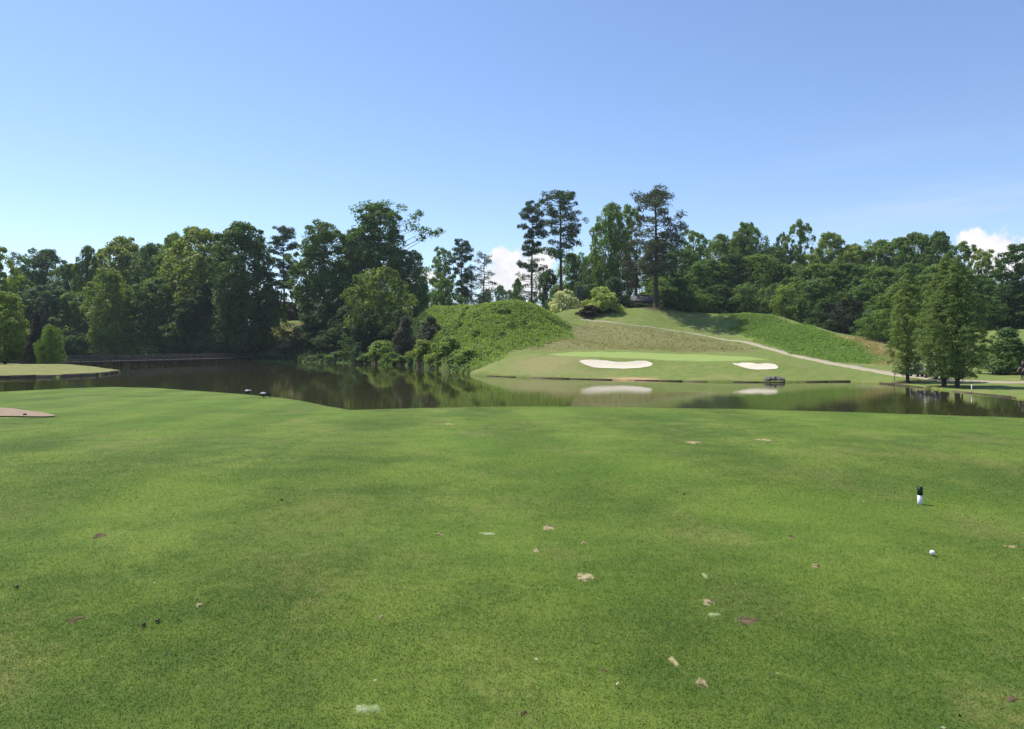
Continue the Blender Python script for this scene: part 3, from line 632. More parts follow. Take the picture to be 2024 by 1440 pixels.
# tall pines
tree_px('pine_tree', 'p0', 1050, 396, 56, 186, G_PINE, 'tall thin pine with a low tuft of branches on its bare trunk', 'tree')
proto('p3', make_pine(541, 30, 9.5, 0.48, gap=.14, trunk_r=.42, per=80, top_round=.45), 30, 9.5)
tree_px('pine_tree', 'p3', 1108, 376, 78, 172, G_PINE, 'tall straight pine with a thick bare trunk and rounded crown', 'tree')
tree_px('pine_tree', 'p2', 1052, 512, 60, 205, G_DEEP, 'short dark pine at the feet of the two tall pines', 'tree')
tree_px(D, 'low1', 1080, 530, 60, 215, G_DEEP, 'dark thick shrub tree behind the two tall pines', 'tree')
for (u, vt, w, Y, c, k) in ((1135, 498, 80, 225, G_MID, 'd1'), (1170, 500, 70, 220, G_DARK, 'd0'), (1110, 560, 70, 200, G_DARK, 'low0'), (1160, 560, 70, 195, G_BLUE, 'low1')):
    tree_px(D, k, u, vt, w, Y, c, 'green tree in the clump between the tall pines and the knoll', 'tree', 'trees behind the knoll')
tree_px(D, 'd2', 1208, 395, 80, 192, G_MID, 'tall narrow leafy tree next to the big pine on the knoll', 'tree')
tree_px(D, 'o1', 1242, 402, 60, 196, G_LITE, 'light ragged tree between the narrow tree and the big pine', 'tree')
proto('p4', make_pine(557, 26, 12, 0.30, gap=.16, trunk_r=.5, per=80, leaf=.55, top_round=.5), 26, 12)
tree_px('pine_tree', 'p4', 1296, 376, 108, 158, G_PINE2, 'big dark pine on the knoll casting a wide shadow on the grass', 'tree', litter=.3)
tree_px('pine_tree', 'p2', 1256, 478, 75, 168, (0.058, 0.056, 0.034, 1), 'short brownish pine leaning against the big pine on the knoll', 'tree', litter=.2)
tree_px('holly_tree', 'low1', 1342, 548, 84, 160, G_DEEP, 'near-black dense holly beside the trunk of the big pine', 'tree', litter=.4)
tree_px(D, 'low1', 1215, 545, 70, 180, G_DEEP, 'dark thicket tree behind the pale green shrub', 'tree')
tree_px(D, 'low0', 1300, 545, 90, 178, G_MID, 'leafy tree behind the grey roof and the big pine', 'tree')
# right wood, singled out
tree_px(D, 'd4', 1475, 438, 78, 212, G_MID, 'highest leafy tree of the right wood, forked at its top', 'tree')
tree_px(D, 'o1', 1582, 432, 62, 216, G_MID, 'slim open tree standing clear above the right wood', 'tree')
tree_px(D, 'o0', 1548, 455, 36, 220, G_BLUE, 'thin wispy tree beside the slim open tree of the right wood', 'tree')
tree_px(D, 'd0', 1812, 458, 85, 196, G_MID, 'rounded tree top left of the bulging top above the cypresses', 'tree')
tree_px(D, 'd5', 1855, 456, 80, 192, G_DARK, 'bulging dark tree top rising just above the cypress tops', 'tree')
tree_px(D, 'o0', 1948, 488, 60, 180, G_YEL, 'yellow-green sparse tree between the cypresses and the dark trees', 'tree')
tree_px(D, 'o1', 2010, 480, 95, 140, G_DEEP, 'dark gnarled tree with cloud showing through its branches', 'tree')
tree_px(D, 'low0', 1560, 560, 80, 166, G_LITE, 'pale green bushy tree at the edge of the wood above the mound', 'tree')
tree_px(D, 'low1', 1612, 548, 110, 162, G_DARK, 'rounded dark tree beside the pale bushy tree above the mound', 'tree')
tree_px('dark_shrub', 'low0', 1678, 588, 75, 142, (0.042, 0.055, 0.032, 1), 'dusky purple-green bush at the shoulder of the right mound', 'shrub')
tree_px('dark_shrub', 'low1', 1722, 610, 60, 128, G_BLUE, 'grey-green bush lowest on the shoulder of the right mound', 'shrub')
tree_px('cedar_tree', 'c0', 1992, 645, 120, 76, (0.09, 0.16, 0.038, 1), 'bushy bright conifer standing on the fairway past the cypresses', 'tree')
tree_px('cedar_tree', 'c0', 2070, 640, 110, 80, G_MID, 'bushy conifer further along the fairway past the cypresses', 'tree')
# spit
tree_px(D, 'd3', 10, 575, 95, 120, G_LITE, 'pale leafy tree on the clay spit next to the dark cedar', 'tree')
tree_px('cedar_tree', 'c0', 72, 612, 46, 116, (0.055, 0.058, 0.032, 1), 'dark brown upright cedar on the clay spit', 'tree', litter=.3)
tree_px('leafy_shrub', 'low0', 100, 640, 46, 114, G_MID, 'bright green bush between the dark cedar and the footbridge', 'shrub', litter=.3)
for (u, vt, w, Y, c) in ((215, 640, 60, 189, G_LITE), (262, 655, 48, 188, G_LITE), (295, 668, 50, 188, G_YEL)):
    tree_px('leafy_shrub', 'low0', u, vt, w, Y, c, 'pale green bush catching sun just behind the footbridge', 'shrub', 'sunlit bushes behind the footbridge')
# shoreline shrubs under the mound
tree_px('leafy_shrub', 's0', 756, 672, 74, 150, G_LITE, 'pale yellow-green shrub overhanging the water below the tall trees', 'shrub')
tree_px('leafy_shrub', 's1', 706, 683, 30, 156, G_BLUE, 'small grey-green shrub at the waterline in the shade', 'shrub')
tree_px('cedar_tree', 'c0', 800, 622, 60, 143, (0.110, 0.115, 0.060, 1), 'brownish cedar between the pale shrub and the flowering shrub', 'tree')
tree_px('cedar_tree', 'c0', 852, 624, 62, 136, (0.085, 0.098, 0.052, 1), 'dark brown cedar standing in the leafy cover of the mound', 'tree')
tree_px('leafy_shrub', 's1', 838, 670, 62, 127, G_YEL, 'cream-flecked flowering shrub leaning over the pond', 'shrub')
tree_px('leafy_shrub', 's2', 886, 664, 80, 115, G_LITE, 'big bright leafy shrub at the foot of the mound by the water', 'shrub')
tree_px('leafy_shrub', 's0', 925, 690, 58, 103, G_LITE, 'bright green shrub closest to the mown bank of the green', 'shrub')
for (u, vt, w, Y) in ((640, 698, 40, 168), (672, 694, 44, 163), (730, 696, 44, 153), (775, 695, 50, 141), (800, 702, 40, 138), (818, 700, 44, 133), (845, 704, 44, 126), (866, 703, 50, 121), (905, 706, 50, 106), (942, 715, 34, 97)):
    tree_px('leafy_shrub', 's0', u, vt, w, Y, G_MID, 'low green shrub at the waterline in the shade of the tall trees' if u < 740 else 'low green shrub trailing into the pond below the cedars' if u < 880 else 'low green shrub between the big bright shrub and the mown bank', 'shrub', 'low shrubs along the waterline')
for (u, vt, w, Y, c) in ((545, 694, 36, 177, G_YEL), (525, 699, 34, 178, G_LITE), (572, 690, 40, 180, (0.15, 0.16, 0.06, 1)), (600, 670, 44, 184, G_MID)):
    tree_px('leafy_shrub', 's2', u, vt, w, Y, c, 'low weedy shrub at the foot of the tan grassy bank', 'shrub', 'weeds below the tan bank', litter=0)
# knoll shrubs
tree_px('flowering_shrub', 's1', 1118, 572, 62, 162, (0.55, 0.58, 0.36, 1), 'white-flowering shrub at the left end of the knoll', 'shrub', litter=.4)
tree_px('flowering_shrub', 's0', 1146, 566, 36, 168, (0.20, 0.24, 0.15, 1), 'small white-flowered shrub behind the pale green shrub', 'shrub', litter=0)
tree_px('leafy_shrub', 's0', 1168, 562, 36, 168, G_LITE, 'upright light green shrub behind the pale green shrub', 'shrub', litter=0)
tree_px('leafy_shrub', 's2', 1192, 566, 74, 157, (0.34, 0.43, 0.13, 1), 'large pale green rounded shrub on the knoll', 'shrub', litter=.5)
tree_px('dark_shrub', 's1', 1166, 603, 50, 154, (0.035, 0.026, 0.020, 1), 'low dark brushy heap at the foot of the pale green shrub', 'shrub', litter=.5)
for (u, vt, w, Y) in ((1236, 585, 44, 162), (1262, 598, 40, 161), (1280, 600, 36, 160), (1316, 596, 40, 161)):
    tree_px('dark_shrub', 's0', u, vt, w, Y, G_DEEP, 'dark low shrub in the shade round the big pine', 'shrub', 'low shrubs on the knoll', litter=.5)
# bald cypresses at the water's edge
proto('y0', make_crown(901, 11.5, 4.6, 0.07, 'cypress', 420, 85, 0.20, crad=(.04, .085), flat=.6, uneven=.2, hull=.15, aspect=.22, mat=NEEDLE, limbs=60, trunk_r=.16, bark=PINEBARK, inner=.35), 11.5, 4.6)
proto('y1', make_crown(917, 12, 5.4, 0.08, 'cypress', 480, 85, 0.20, crad=(.04, .085), flat=.6, uneven=.2, hull=.15, aspect=.22, mat=NEEDLE, limbs=70, trunk_r=.18, bark=PINEBARK, inner=.35), 12, 5.4)
CY = (0.190, 0.262, 0.058, 1)
tree_px('cypress_tree', 'y0', 1794, 528, 84, 66, CY, 'single feathery bald cypress nearest the cart path bend', 'tree', litter=.45)
tree_px('cypress_tree', 'y1', 1866, 507, 104, 59.7, CY, 'bald cypress of the close pair, the one set back from the water', 'tree', litter=.45)
tree_px('cypress_tree', 'y1', 1892, 508, 112, 58.3, (0.160, 0.225, 0.054, 1), 'bald cypress of the close pair, the one at the very water edge', 'tree', litter=.45)
ground = build_ground()
wv = [(-260, 5, 0), (220, 5, 0), (220, 215, 0), (-260, 215, 0)]
water = tag(link("pond_water", mesh_np("pond_water", wv, np.array([[0, 1, 2, 3]]), [mat_water()])), kind='structure')

# ---------------------------------------------------------------- draped sheets: bunkers, cart path, mulch bed
def drape(name, poly, step, lift, mat, kind='structure'):
    x0, y0 = poly.min(0); x1, y1 = poly.max(0)
    bm = bmesh.new()
    vs = [bm.verts.new((p[0], p[1], 0)) for p in poly]; f = bm.faces.new(vs)
    bmesh.ops.triangulate(bm, faces=[f])
    for ax, lo, hi in ((0, x0, x1), (1, y0, y1)):
        c = lo + step
        while c < hi:
            co = [0, 0, 0]; no = [0, 0, 0]; co[ax] = c; no[ax] = 1
            bmesh.ops.bisect_plane(bm, geom=bm.verts[:] + bm.edges[:] + bm.faces[:], plane_co=co, plane_no=no)
            c += step
    xy = np.array([v.co[:2] for v in bm.verts]); z = height(xy[:, 0], xy[:, 1]) + lift
    for v, q in zip(bm.verts, z): v.co.z = q
    bmesh.ops.recalc_face_normals(bm, faces=bm.faces)
    if sum(f.normal.z for f in bm.faces) < 0: bmesh.ops.reverse_faces(bm, faces=bm.faces)
    for f in bm.faces: f.smooth = True
    me = bpy.data.meshes.new(name); bm.to_mesh(me); bm.free(); me.materials.append(mat)
    return tag(link(name, me), kind=kind)
SAND = plain("bunker_sand", (0.60, 0.53, 0.40), 0.95, 0.06, 2.0, 0.25, 0.1)
drape("sand_bunker", bunk_a, 0.6, 0.03, SAND); drape("sand_bunker", bunk_b, 0.6, 0.03, SAND)

def catmull(P, n):
    P = np.asarray(P, float); Q = np.concatenate([[2 * P[0] - P[1]], P, [2 * P[-1] - P[-2]]]); out = []
    for i in range(1, len(Q) - 2):
        for t in np.arange(n) / n:
            out.append(.5 * ((2 * Q[i]) + (-Q[i - 1] + Q[i + 1]) * t + (2 * Q[i - 1] - 5 * Q[i] + 4 * Q[i + 1] - Q[i + 2]) * t * t + (-Q[i - 1] + 3 * Q[i] - 3 * Q[i + 1] + Q[i + 2]) * t ** 3))
    return np.array(out + [P[-1]])
PATHMAT = plain("concrete_cart_path", (0.36, 0.31, 0.215), 0.9, 0.12, 3.0, 0.2, 0.2)
def build_path():
    pts = [hit(u, v, 60) for u, v in ((1150, 630), (1200, 636), (1250, 642.5), (1320, 652), (1400, 664.5), (1460, 674), (1510, 686), (1560, 699.5), (1600, 709), (1650, 719), (1700, 728), (1745, 735), (1795, 743))]
    pts += [(X(1850, 67.3), 67.3), (X(1903, 65), 65.0), (X(1960, 63.2), 63.2), (X(2024, 61.8), 61.8), (52, 60), (75, 57)]
    c = catmull(pts, 14); d = np.gradient(c, axis=0); d /= np.linalg.norm(d, axis=1)[:, None]; nrm = np.stack([-d[:, 1], d[:, 0]], 1)
    offs = np.array([-1.02, -1., -.5, 0, .5, 1., 1.02]); V = []; hw = np.interp(c[:, 1], [60, 90, 115, 145], [1.2, 1.1, .7, .38])[:, None]
    zc = height(c[:, 0], c[:, 1])
    for k, o in enumerate(offs):
        p = c + nrm * o * hw; z = height(p[:, 0], p[:, 1])
        z = np.maximum(z, zc * .5 + z * .5) + (0.06 if 0 < k < 6 else -0.25)
        V.append(np.stack([p[:, 0], p[:, 1], z], 1))
    V = np.stack(V, 1); n = len(c); m = len(offs)
    i = np.arange(n - 1)[:, None] * m; j = np.arange(m - 1)[None]
    f = np.stack([i + j, i + m + j, i + m + j + 1, i + j + 1], -1).reshape(-1, 4)[:, ::-1]
    tag(link("cart_path", mesh_np("cart_path", V.reshape(-1, 3), f, [PATHMAT], False)), kind='structure')
    return c
path_c = build_path()

m, t, out = new_mat("pine_straw_mulch")
pos = t.n('ShaderNodeNewGeometry').outputs['Position']
c = t.mix(t.ss(t.noise(pos, 22.0, 6.0, .75), .35, .65), (0.16, 0.11, 0.07), (0.44, 0.34, 0.24))
p = t.n('ShaderNodeBsdfPrincipled', {'Base Color': c, 'Roughness': .95, 'Specular IOR Level': .1})
b = t.n('ShaderNodeBump', {'Height': t.noise(pos, 25.0, 5.0), 'Strength': .8, 'Distance': .04}); t.t.links.new(b.outputs[0], p.inputs['Normal']); t.t.links.new(p.outputs[0], out.inputs[0])
MULCH = m
mulch_poly = smooth_closed([hit(u, v) for u, v in ((-300, 800), (-120, 802), (0, 805), (60, 813), (118, 822.5), (90, 825), (0, 823.5), (-150, 824), (-300, 828))], 2)
drape("mulch_bed", mulch_poly, 0.35, 0.03, MULCH)

# ---------------------------------------------------------------- mown turf blades on the teeing ground
divot_px = [(1085, 1043, 30, 11, 's'), (1156, 1141, 34, 22, 's'), (1398, 1190, 26, 12, 's'), (1478, 1228, 46, 20, 'd'), (1410, 1216, 26, 8, 'p'), (1330, 1308, 18, 20, 's'), (1388, 1350, 22, 20, 's'),
            (1612, 1119, 18, 7, 's'), (1999, 1080, 22, 7, 's'), (868, 1057, 14, 6, 's'), (1060, 1089, 14, 8, 's'), (1154, 1073, 10, 5, 's'), (1394, 1138, 13, 9, 'p'), (720, 1402, 44, 18, 'p'), (752, 1219, 14, 8, 's'), (965, 1055, 26, 6, 'p'), (195, 1059, 28, 10, 'd'), (150, 1225, 28, 12, 'd'),
            (885, 838, 24, 4, 's'), (1513, 869, 38, 4, 's'), (1370, 874, 40, 4, 's'), (1565, 1061, 12, 5, 'd'), (1192, 1326, 14, 8, 'd'), (2000, 1385, 26, 12, 'd'), (395, 1198, 18, 6, 's'), (1035, 1414, 12, 8, 'd')]
rngd = np.random.RandomState(77)
divots = []
for (u, v, w, h, kind) in divot_px:
    x, y = hit(u, v); px = F / y
    hw = w / px / 2; x2, y2 = hit(u, v - h / 2); x3, y3 = hit(u, v + h / 2); hh = max(0.02, abs(y2 - y3) / 2)
    divots.append((x, y, hw, hh, kind))
BLADE_M, t, out = new_mat("grass_blade")
geo = t.n('ShaderNodeNewGeometry')
bc = t.n('ShaderNodeGroup', node_tree=TURF).outputs[0]
rv = geo.outputs['Random Per Island']
bc = t.mix(1.0, bc, t.mix(rv, (1.15, 1.15, 1.1), (1.75, 1.7, 1.55)), 'MULTIPLY')
bc = t.mix(t.ss(rv, 0.93, 0.96), bc, (0.36, 0.31, 0.14))
p = t.n('ShaderNodeBsdfPrincipled', {'Base Color': bc, 'Roughness': .5, 'Specular IOR Level': .3})
tr = t.n('ShaderNodeBsdfTranslucent', {'Color': bc})
mx = t.n('ShaderNodeMixShader', {0: .55, 1: p.outputs[0], 2: tr.outputs[0]}); t.t.links.new(mx.outputs[0], out.inputs[0])
def blades(n, ya, yb, hgt, wid, seed, fade=0):
    r = np.random.RandomState(seed)
    y = np.sqrt(r.rand(n) * (yb ** 2 - ya ** 2) + ya ** 2); x = (r.rand(n) * 2 - 1) * (y * 0.78 + 0.7)
    # tufty turf: thin out by a lumpy field
    keep = np.ones(n, bool)
    for (dx, dy, hw, hh, k) in divots:
        if dy < yb + .5:
            q = np.sqrt(((x - dx) / hw) ** 2 + ((y - dy) / hh) ** 2) + .3 * np.sin((x - dx) / hw * 4 + dx * 50) * np.cos((y - dy) / hh * 3 + dy * 9)
            keep &= (q > 0.55 + 0.5 * r.rand(n)) | (r.rand(n) < 0.10)
    keep &= r.rand(n) < np.clip((y - ya) / 0.6, .0, 1) ** .5
    if fade: keep &= r.rand(n) < np.clip((yb - y) / fade, 0, 1)
    x, y = x[keep], y[keep]; n = len(x); z = height(x, y)
    th = r.rand(n) * 6.283; ln = hgt * (0.5 + 0.8 * r.rand(n)); w = wid * (0.7 + .6 * r.rand(n)); lean = r.normal(size=(n, 2)) * 0.9
    B = np.stack([x, y, z - 0.002], 1); S = np.stack([np.cos(th), np.sin(th), np.zeros(n)], 1) * w[:, None] / 2
    T = B + np.stack([lean[:, 0] * ln, lean[:, 1] * ln, ln], 1)
    v = np.stack([B - S, B + S, T], 1).reshape(-1, 3)
    return v
gv = np.concatenate([blades(420000, 2.2, 6.2, 0.013, 0.0040, 1, 2.5), blades(400000, 3.7, 12.5, 0.013, 0.0064, 2, 5.0), blades(230000, 7.5, 24, 0.014, 0.011, 3, 14.0)])
tag(link("grass", mesh_np("grass", gv, np.arange(len(gv)).reshape(-1, 3), [BLADE_M])), 'short mown green turf of the teeing ground', 'grass', None, 'stuff')

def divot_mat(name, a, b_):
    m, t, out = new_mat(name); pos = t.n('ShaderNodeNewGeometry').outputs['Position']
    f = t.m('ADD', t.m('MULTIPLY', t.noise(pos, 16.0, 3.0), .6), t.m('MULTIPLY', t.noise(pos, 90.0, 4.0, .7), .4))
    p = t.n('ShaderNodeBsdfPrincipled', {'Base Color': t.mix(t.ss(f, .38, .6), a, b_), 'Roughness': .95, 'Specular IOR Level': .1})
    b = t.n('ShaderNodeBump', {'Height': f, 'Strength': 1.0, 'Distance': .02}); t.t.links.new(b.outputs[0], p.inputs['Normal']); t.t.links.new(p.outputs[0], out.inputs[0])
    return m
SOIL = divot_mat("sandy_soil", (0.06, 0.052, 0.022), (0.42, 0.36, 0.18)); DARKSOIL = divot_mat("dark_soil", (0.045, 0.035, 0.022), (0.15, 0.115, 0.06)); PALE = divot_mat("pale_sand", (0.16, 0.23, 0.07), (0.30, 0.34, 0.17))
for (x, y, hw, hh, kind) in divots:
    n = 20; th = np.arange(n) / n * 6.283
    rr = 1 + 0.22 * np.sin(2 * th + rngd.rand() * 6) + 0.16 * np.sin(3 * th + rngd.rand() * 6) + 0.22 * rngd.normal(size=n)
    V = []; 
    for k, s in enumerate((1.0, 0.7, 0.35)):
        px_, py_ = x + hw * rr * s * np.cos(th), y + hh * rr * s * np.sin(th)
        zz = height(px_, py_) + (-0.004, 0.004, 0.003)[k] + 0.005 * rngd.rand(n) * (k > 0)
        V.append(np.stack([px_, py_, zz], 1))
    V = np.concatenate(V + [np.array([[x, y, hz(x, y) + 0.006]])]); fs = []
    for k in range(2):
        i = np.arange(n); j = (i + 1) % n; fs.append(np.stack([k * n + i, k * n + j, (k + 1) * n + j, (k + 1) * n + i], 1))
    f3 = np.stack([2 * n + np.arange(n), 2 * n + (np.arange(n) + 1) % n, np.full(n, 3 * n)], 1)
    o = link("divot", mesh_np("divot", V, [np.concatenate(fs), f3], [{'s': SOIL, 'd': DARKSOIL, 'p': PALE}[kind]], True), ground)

# ---------------------------------------------------------------- leafy cover on the mounds, dry weeds on the brown slope
def sample_poly(poly, dens, r, feather=1.2):
    x0, y0 = poly.min(0) - 1; x1, y1 = poly.max(0) + 1; n = int((x1 - x0) * (y1 - y0) * dens)
    x = x0 + r.rand(n) * (x1 - x0); y = y0 + r.rand(n) * (y1 - y0)
    s = sd_poly(x, y, poly) + 0.8 * lumps(x, y, 21, 5.0, 3); k = (s > r.rand(n) ** 2 * 4.5 - 2.5 + feather); k[k] &= height(x[k], y[k]) > 0
    return x[k], y[k]
def cover(name, poly, dens, hmax, leaf, colour, label, seed):
    r = np.random.RandomState(seed); x, y = sample_poly(poly, dens, r, 0.0 if hmax > .5 else 1.3); n = len(x)
    hh = (0.4 + 0.6 * sstep(sd_poly(x, y, poly), -1.5, 3.0)) * hmax * (0.35 + 0.4 * np.clip(lumps(x, y, seed + 1, 3.0, 3) + .5, 0, 1.6) + .25 * r.rand(n))
    Cs, Ns = [], []
    z = height(x, y)
    for k in range(4):
        f = 0.25 + 0.75 * r.rand(n)
        Cs.append(np.stack([x + r.normal(size=n) * .16, y + r.normal(size=n) * .16, z + hh * f], 1))
        Ns.append(r.normal(size=(n, 3)) * .6 + np.array([-.25, -.15, .8]))
    C = np.concatenate(Cs); v, f = leaves(C, np.concatenate(Ns), leaf * (.6 + .8 * r.rand(len(C))), r, .7)
    o = link(name, mesh_np(name, v, f, [COVERLEAF])); o.color = colour
    return tag(o, label, 'ground cover', None, 'stuff')
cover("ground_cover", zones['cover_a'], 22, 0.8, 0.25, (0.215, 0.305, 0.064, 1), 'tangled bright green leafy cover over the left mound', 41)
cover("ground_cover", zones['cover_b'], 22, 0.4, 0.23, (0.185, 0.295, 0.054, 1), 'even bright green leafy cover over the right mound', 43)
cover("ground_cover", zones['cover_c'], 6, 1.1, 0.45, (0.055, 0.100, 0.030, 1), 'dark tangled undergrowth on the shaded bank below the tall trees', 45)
def weeds(name, poly, dens, hgt, wid, colour, label, seed):
    r = np.random.RandomState(seed); x, y = sample_poly(poly, dens, r); n = len(x); z = height(x, y); vs = []
    hh = hgt * (.4 + .6 * r.rand(n)) * (.85 + .25 * lumps(x, y, seed, 3.0, 2))
    for k in range(4):
        th = r.rand(n) * 6.283; S = np.stack([np.cos(th), np.sin(th), 0 * th], 1) * wid / 2; B = np.stack([x + r.normal(size=n) * .12, y + r.normal(size=n) * .12, z - .02], 1)
        T = B + np.stack([r.normal(size=n) * .3 * hh, r.normal(size=n) * .3 * hh, hh * (.6 + .5 * r.rand(n))], 1); vs.append(np.stack([B - S, B + S, T], 1).reshape(-1, 3))
    v = np.concatenate(vs); o = link(name, mesh_np(name, v, np.arange(len(v)).reshape(-1, 3), [COVERLEAF])); o.color = colour
    return tag(o, label, 'weeds', None, 'stuff')
weeds("dry_weeds", zones['brown'], 16, 0.22, 0.05, (0.29, 0.275, 0.13, 1), 'dry tan weeds over the brown slope above the green', 51)
weeds("dry_weeds", zones['brown'], 0.25, 0.6, 0.09, (0.16, 0.19, 0.06, 1), 'scattered dark green tufts on the brown slope', 52)
weeds("dry_weeds", zones['gold'], 9, 0.8, 0.07, (0.37, 0.32, 0.16, 1), 'golden dry grass at the lower end of the right mound', 53)
weeds("dry_weeds", zones['bank'], 7, 0.6, 0.08, (0.34, 0.30, 0.14, 1), 'dry grass on the tan bank between the dark trees', 54)
weeds("dark_weeds", zones['cover_a'], 0.35, 1.5, 0.22, (0.045, 0.085, 0.03, 1), 'dark upright weeds poking through the left mound cover', 55)

# ---------------------------------------------------------------- timber edging of the shore
TIMBER = plain("old_dark_timber", (0.075, 0.058, 0.042), 0.9, 0.5, 4.0, 0.5, 0.1)
EDGE = plain("weathered_timber", (0.13, 0.105, 0.075), 0.9, 0.5, 3.0, 0.5, 0.1)
def edging(line, label, name="timber_edging", tmin=.09, skip=0.0):
    line = np.asarray(line, float); seg = np.linalg.norm(np.diff(line, axis=0), axis=1); s = np.concatenate([[0], np.cumsum(seg)])
    n = max(2, int(s[-1] / 2.4)); q = np.linspace(0, s[-1], n + 1); p = np.stack([np.interp(q, s, line[:, 0]), np.interp(q, s, line[:, 1])], 1)
    r = tag(empty(name, (p[0][0], p[0][1], 0)), label, 'edging'); rr = random.Random(n)
    for a, b in zip(p[:-1], p[1:]):
        d = (b - a) / np.linalg.norm(b - a); nn = np.array([d[1], -d[0]]) * 0.05
        if rr.random() < skip: continue
        top = tmin + rr.random() * .07; mb = MB()
        A = np.array([a[0] + nn[0] + d[0] * .01 - p[0][0], a[1] + nn[1] + d[1] * .01 - p[0][1], (top - .4) / 2]); B = np.array([b[0] + nn[0] - d[0] * .01 - p[0][0], b[1] + nn[1] - d[1] * .01 - p[0][1], (top - .4) / 2 + (rr.random() - .5) * .05])
        mb.bar(A, B, 0.10, top + .4); mb.build("board", TIMBER if rr.random() < .7 else EDGE, r)
fl = np.array(far_line)
edging(fl[11:21], 'low dark timber edging along the bank below the green', tmin=.06, skip=.3)
edging(fl[21:29], 'low timber edging curving past the cypresses', tmin=.05, skip=.15)
edging(spit[1:8], 'low dark timber edging round the clay spit', tmin=.28)

# ---------------------------------------------------------------- footbridge
WOOD = plain("grey_bridge_wood", (0.12, 0.108, 0.09), 0.85, 0.4, 3.0, 0.4, 0.2)
def bridge():
    A = np.array([X(105, 118), 118.0]); B = np.array([X(503, 179), 179.0])
    d = B - A; L = np.linalg.norm(d); d /= L; nn = np.array([-d[1], d[0]])
    r = tag(empty("footbridge", (A[0], A[1], 0), math.atan2(d[1], d[0])), 'long grey wooden footbridge with railings over the pond inlet', 'bridge')
    DZ = 1.02
    mb = MB(); mb.box((L / 2, 0, DZ - .06), (L, 2.3, .08)); mb.build("deck", WOOD, r)
    for sgn in (-1, 1):
        y = sgn * 1.05
        mb = MB(); mb.box((L / 2, sgn * .95, DZ - .24), (L, .12, .27)); mb.build("stringer", WOOD, r)
        for z, h, w in ((DZ + .98, .06, .16), (DZ + .86, .12, .045), (DZ + .55, .14, .04), (DZ + .22, .12, .04)):
            mb = MB(); mb.box((L / 2, y + (0 if w > .1 else -sgn * .06), z), (L, w, h)); mb.build("rail", WOOD, r)
    n = 26; pm = None; pier = None
    for k in range(n + 1):
        for sgn in (-1, 1):
            if pm is None:
                mb = MB(); mb.box((0, 0, .42), (.11, .11, 1.16)); pm = mb.mesh("post", WOOD)
                mb = MB(); mb.tube([(0, 0, -1.6), (0, 0, .8)], [.15, .15], 10); pier = mb.mesh("pile", TIMBER)
            link("post", pm, r, (k * L / n, sgn * 1.05, DZ))
            if k % 2 == 0: link("pile", pier, r, (k * L / n + .3, sgn * .8, 0))
        if k % 2 == 0:
            mb = MB(); mb.box((k * L / n + .3, 0, DZ - .46), (.22, 2.2, .17)); mb.build("cross_beam", TIMBER, r)
bridge()

# ---------------------------------------------------------------- grey-roofed shelter among the shrubs of the knoll
ROOF = plain("grey_shingle", (0.11, 0.105, 0.095), 0.8, 0.35, 2.5, 0.3, 0.3); WALL = plain("grey_siding", (0.12, 0.11, 0.10), 0.8, 0.2, 2.0, 0.2)
def shelter():
    x, y = X(1268, 166), 166.0; gz = hz(x, y)
    r = tag(empty("shelter", (x, y, gz), math.radians(20)), 'small grey-roofed shelter half hidden by shrubs and the big pine', 'shelter')
    w, d, e = 6.2, 4.4, 1.75
    mb = MB(); mb.box((0, 0, e / 2 - .2), (w - .8, d - .8, e + .4)); mb.build("wall", WALL, r)
    for s in (-1, 1):
        v = [(-w / 2, s * d / 2, e), (w / 2, s * d / 2, e), (w / 2 - .9, 0, e + 1.5), (-w / 2 + .9, 0, e + 1.5)]
        v2 = [(a, b, c + .12) for a, b, c in v]; mbb = MB(); mbb.add(v + v2, [[0, 1, 2, 3], [7, 6, 5, 4], [0, 4, 5, 1], [1, 5, 6, 2], [2, 6, 7, 3], [3, 7, 4, 0]]); mbb.build("roof", ROOF, r)
        h = [(s * w / 2, -d / 2, e + .005), (s * w / 2, d / 2, e + .005), (s * (w / 2 - .9), 0, e + 1.505)]
        h2 = [(a, b, c + .12) for a, b, c in h]; mbb = MB(); mbb.add(h + h2, [[0, 1, 2], [5, 4, 3]]); mbb.build("hip", ROOF, r)
        mb = MB(); mb.box((s * 1.3, -d / 2 + .395, 1.0), (.9, .05, .8)); fr = mb.build("window", ROOF, r)
        mb = MB(); mb.box((s * 1.3, -d / 2 + .36, 1.0), (.7, .03, .62)); mb.build("pane", plain("dark_glass", (.02, .025, .03), .1, .1, 1, 0, .5), fr)
    mb = MB(); mb.box((0, -d / 2 + .39, .75), (.85, .06, 1.7)); mb.build("door", TIMBER, r)
    mb = MB(); mb.bar((-w / 2 + .9, 0, e + 1.66), (w / 2 - .9, 0, e + 1.66), .25, .06); mb.build("ridge_cap", ROOF, r)
shelter()

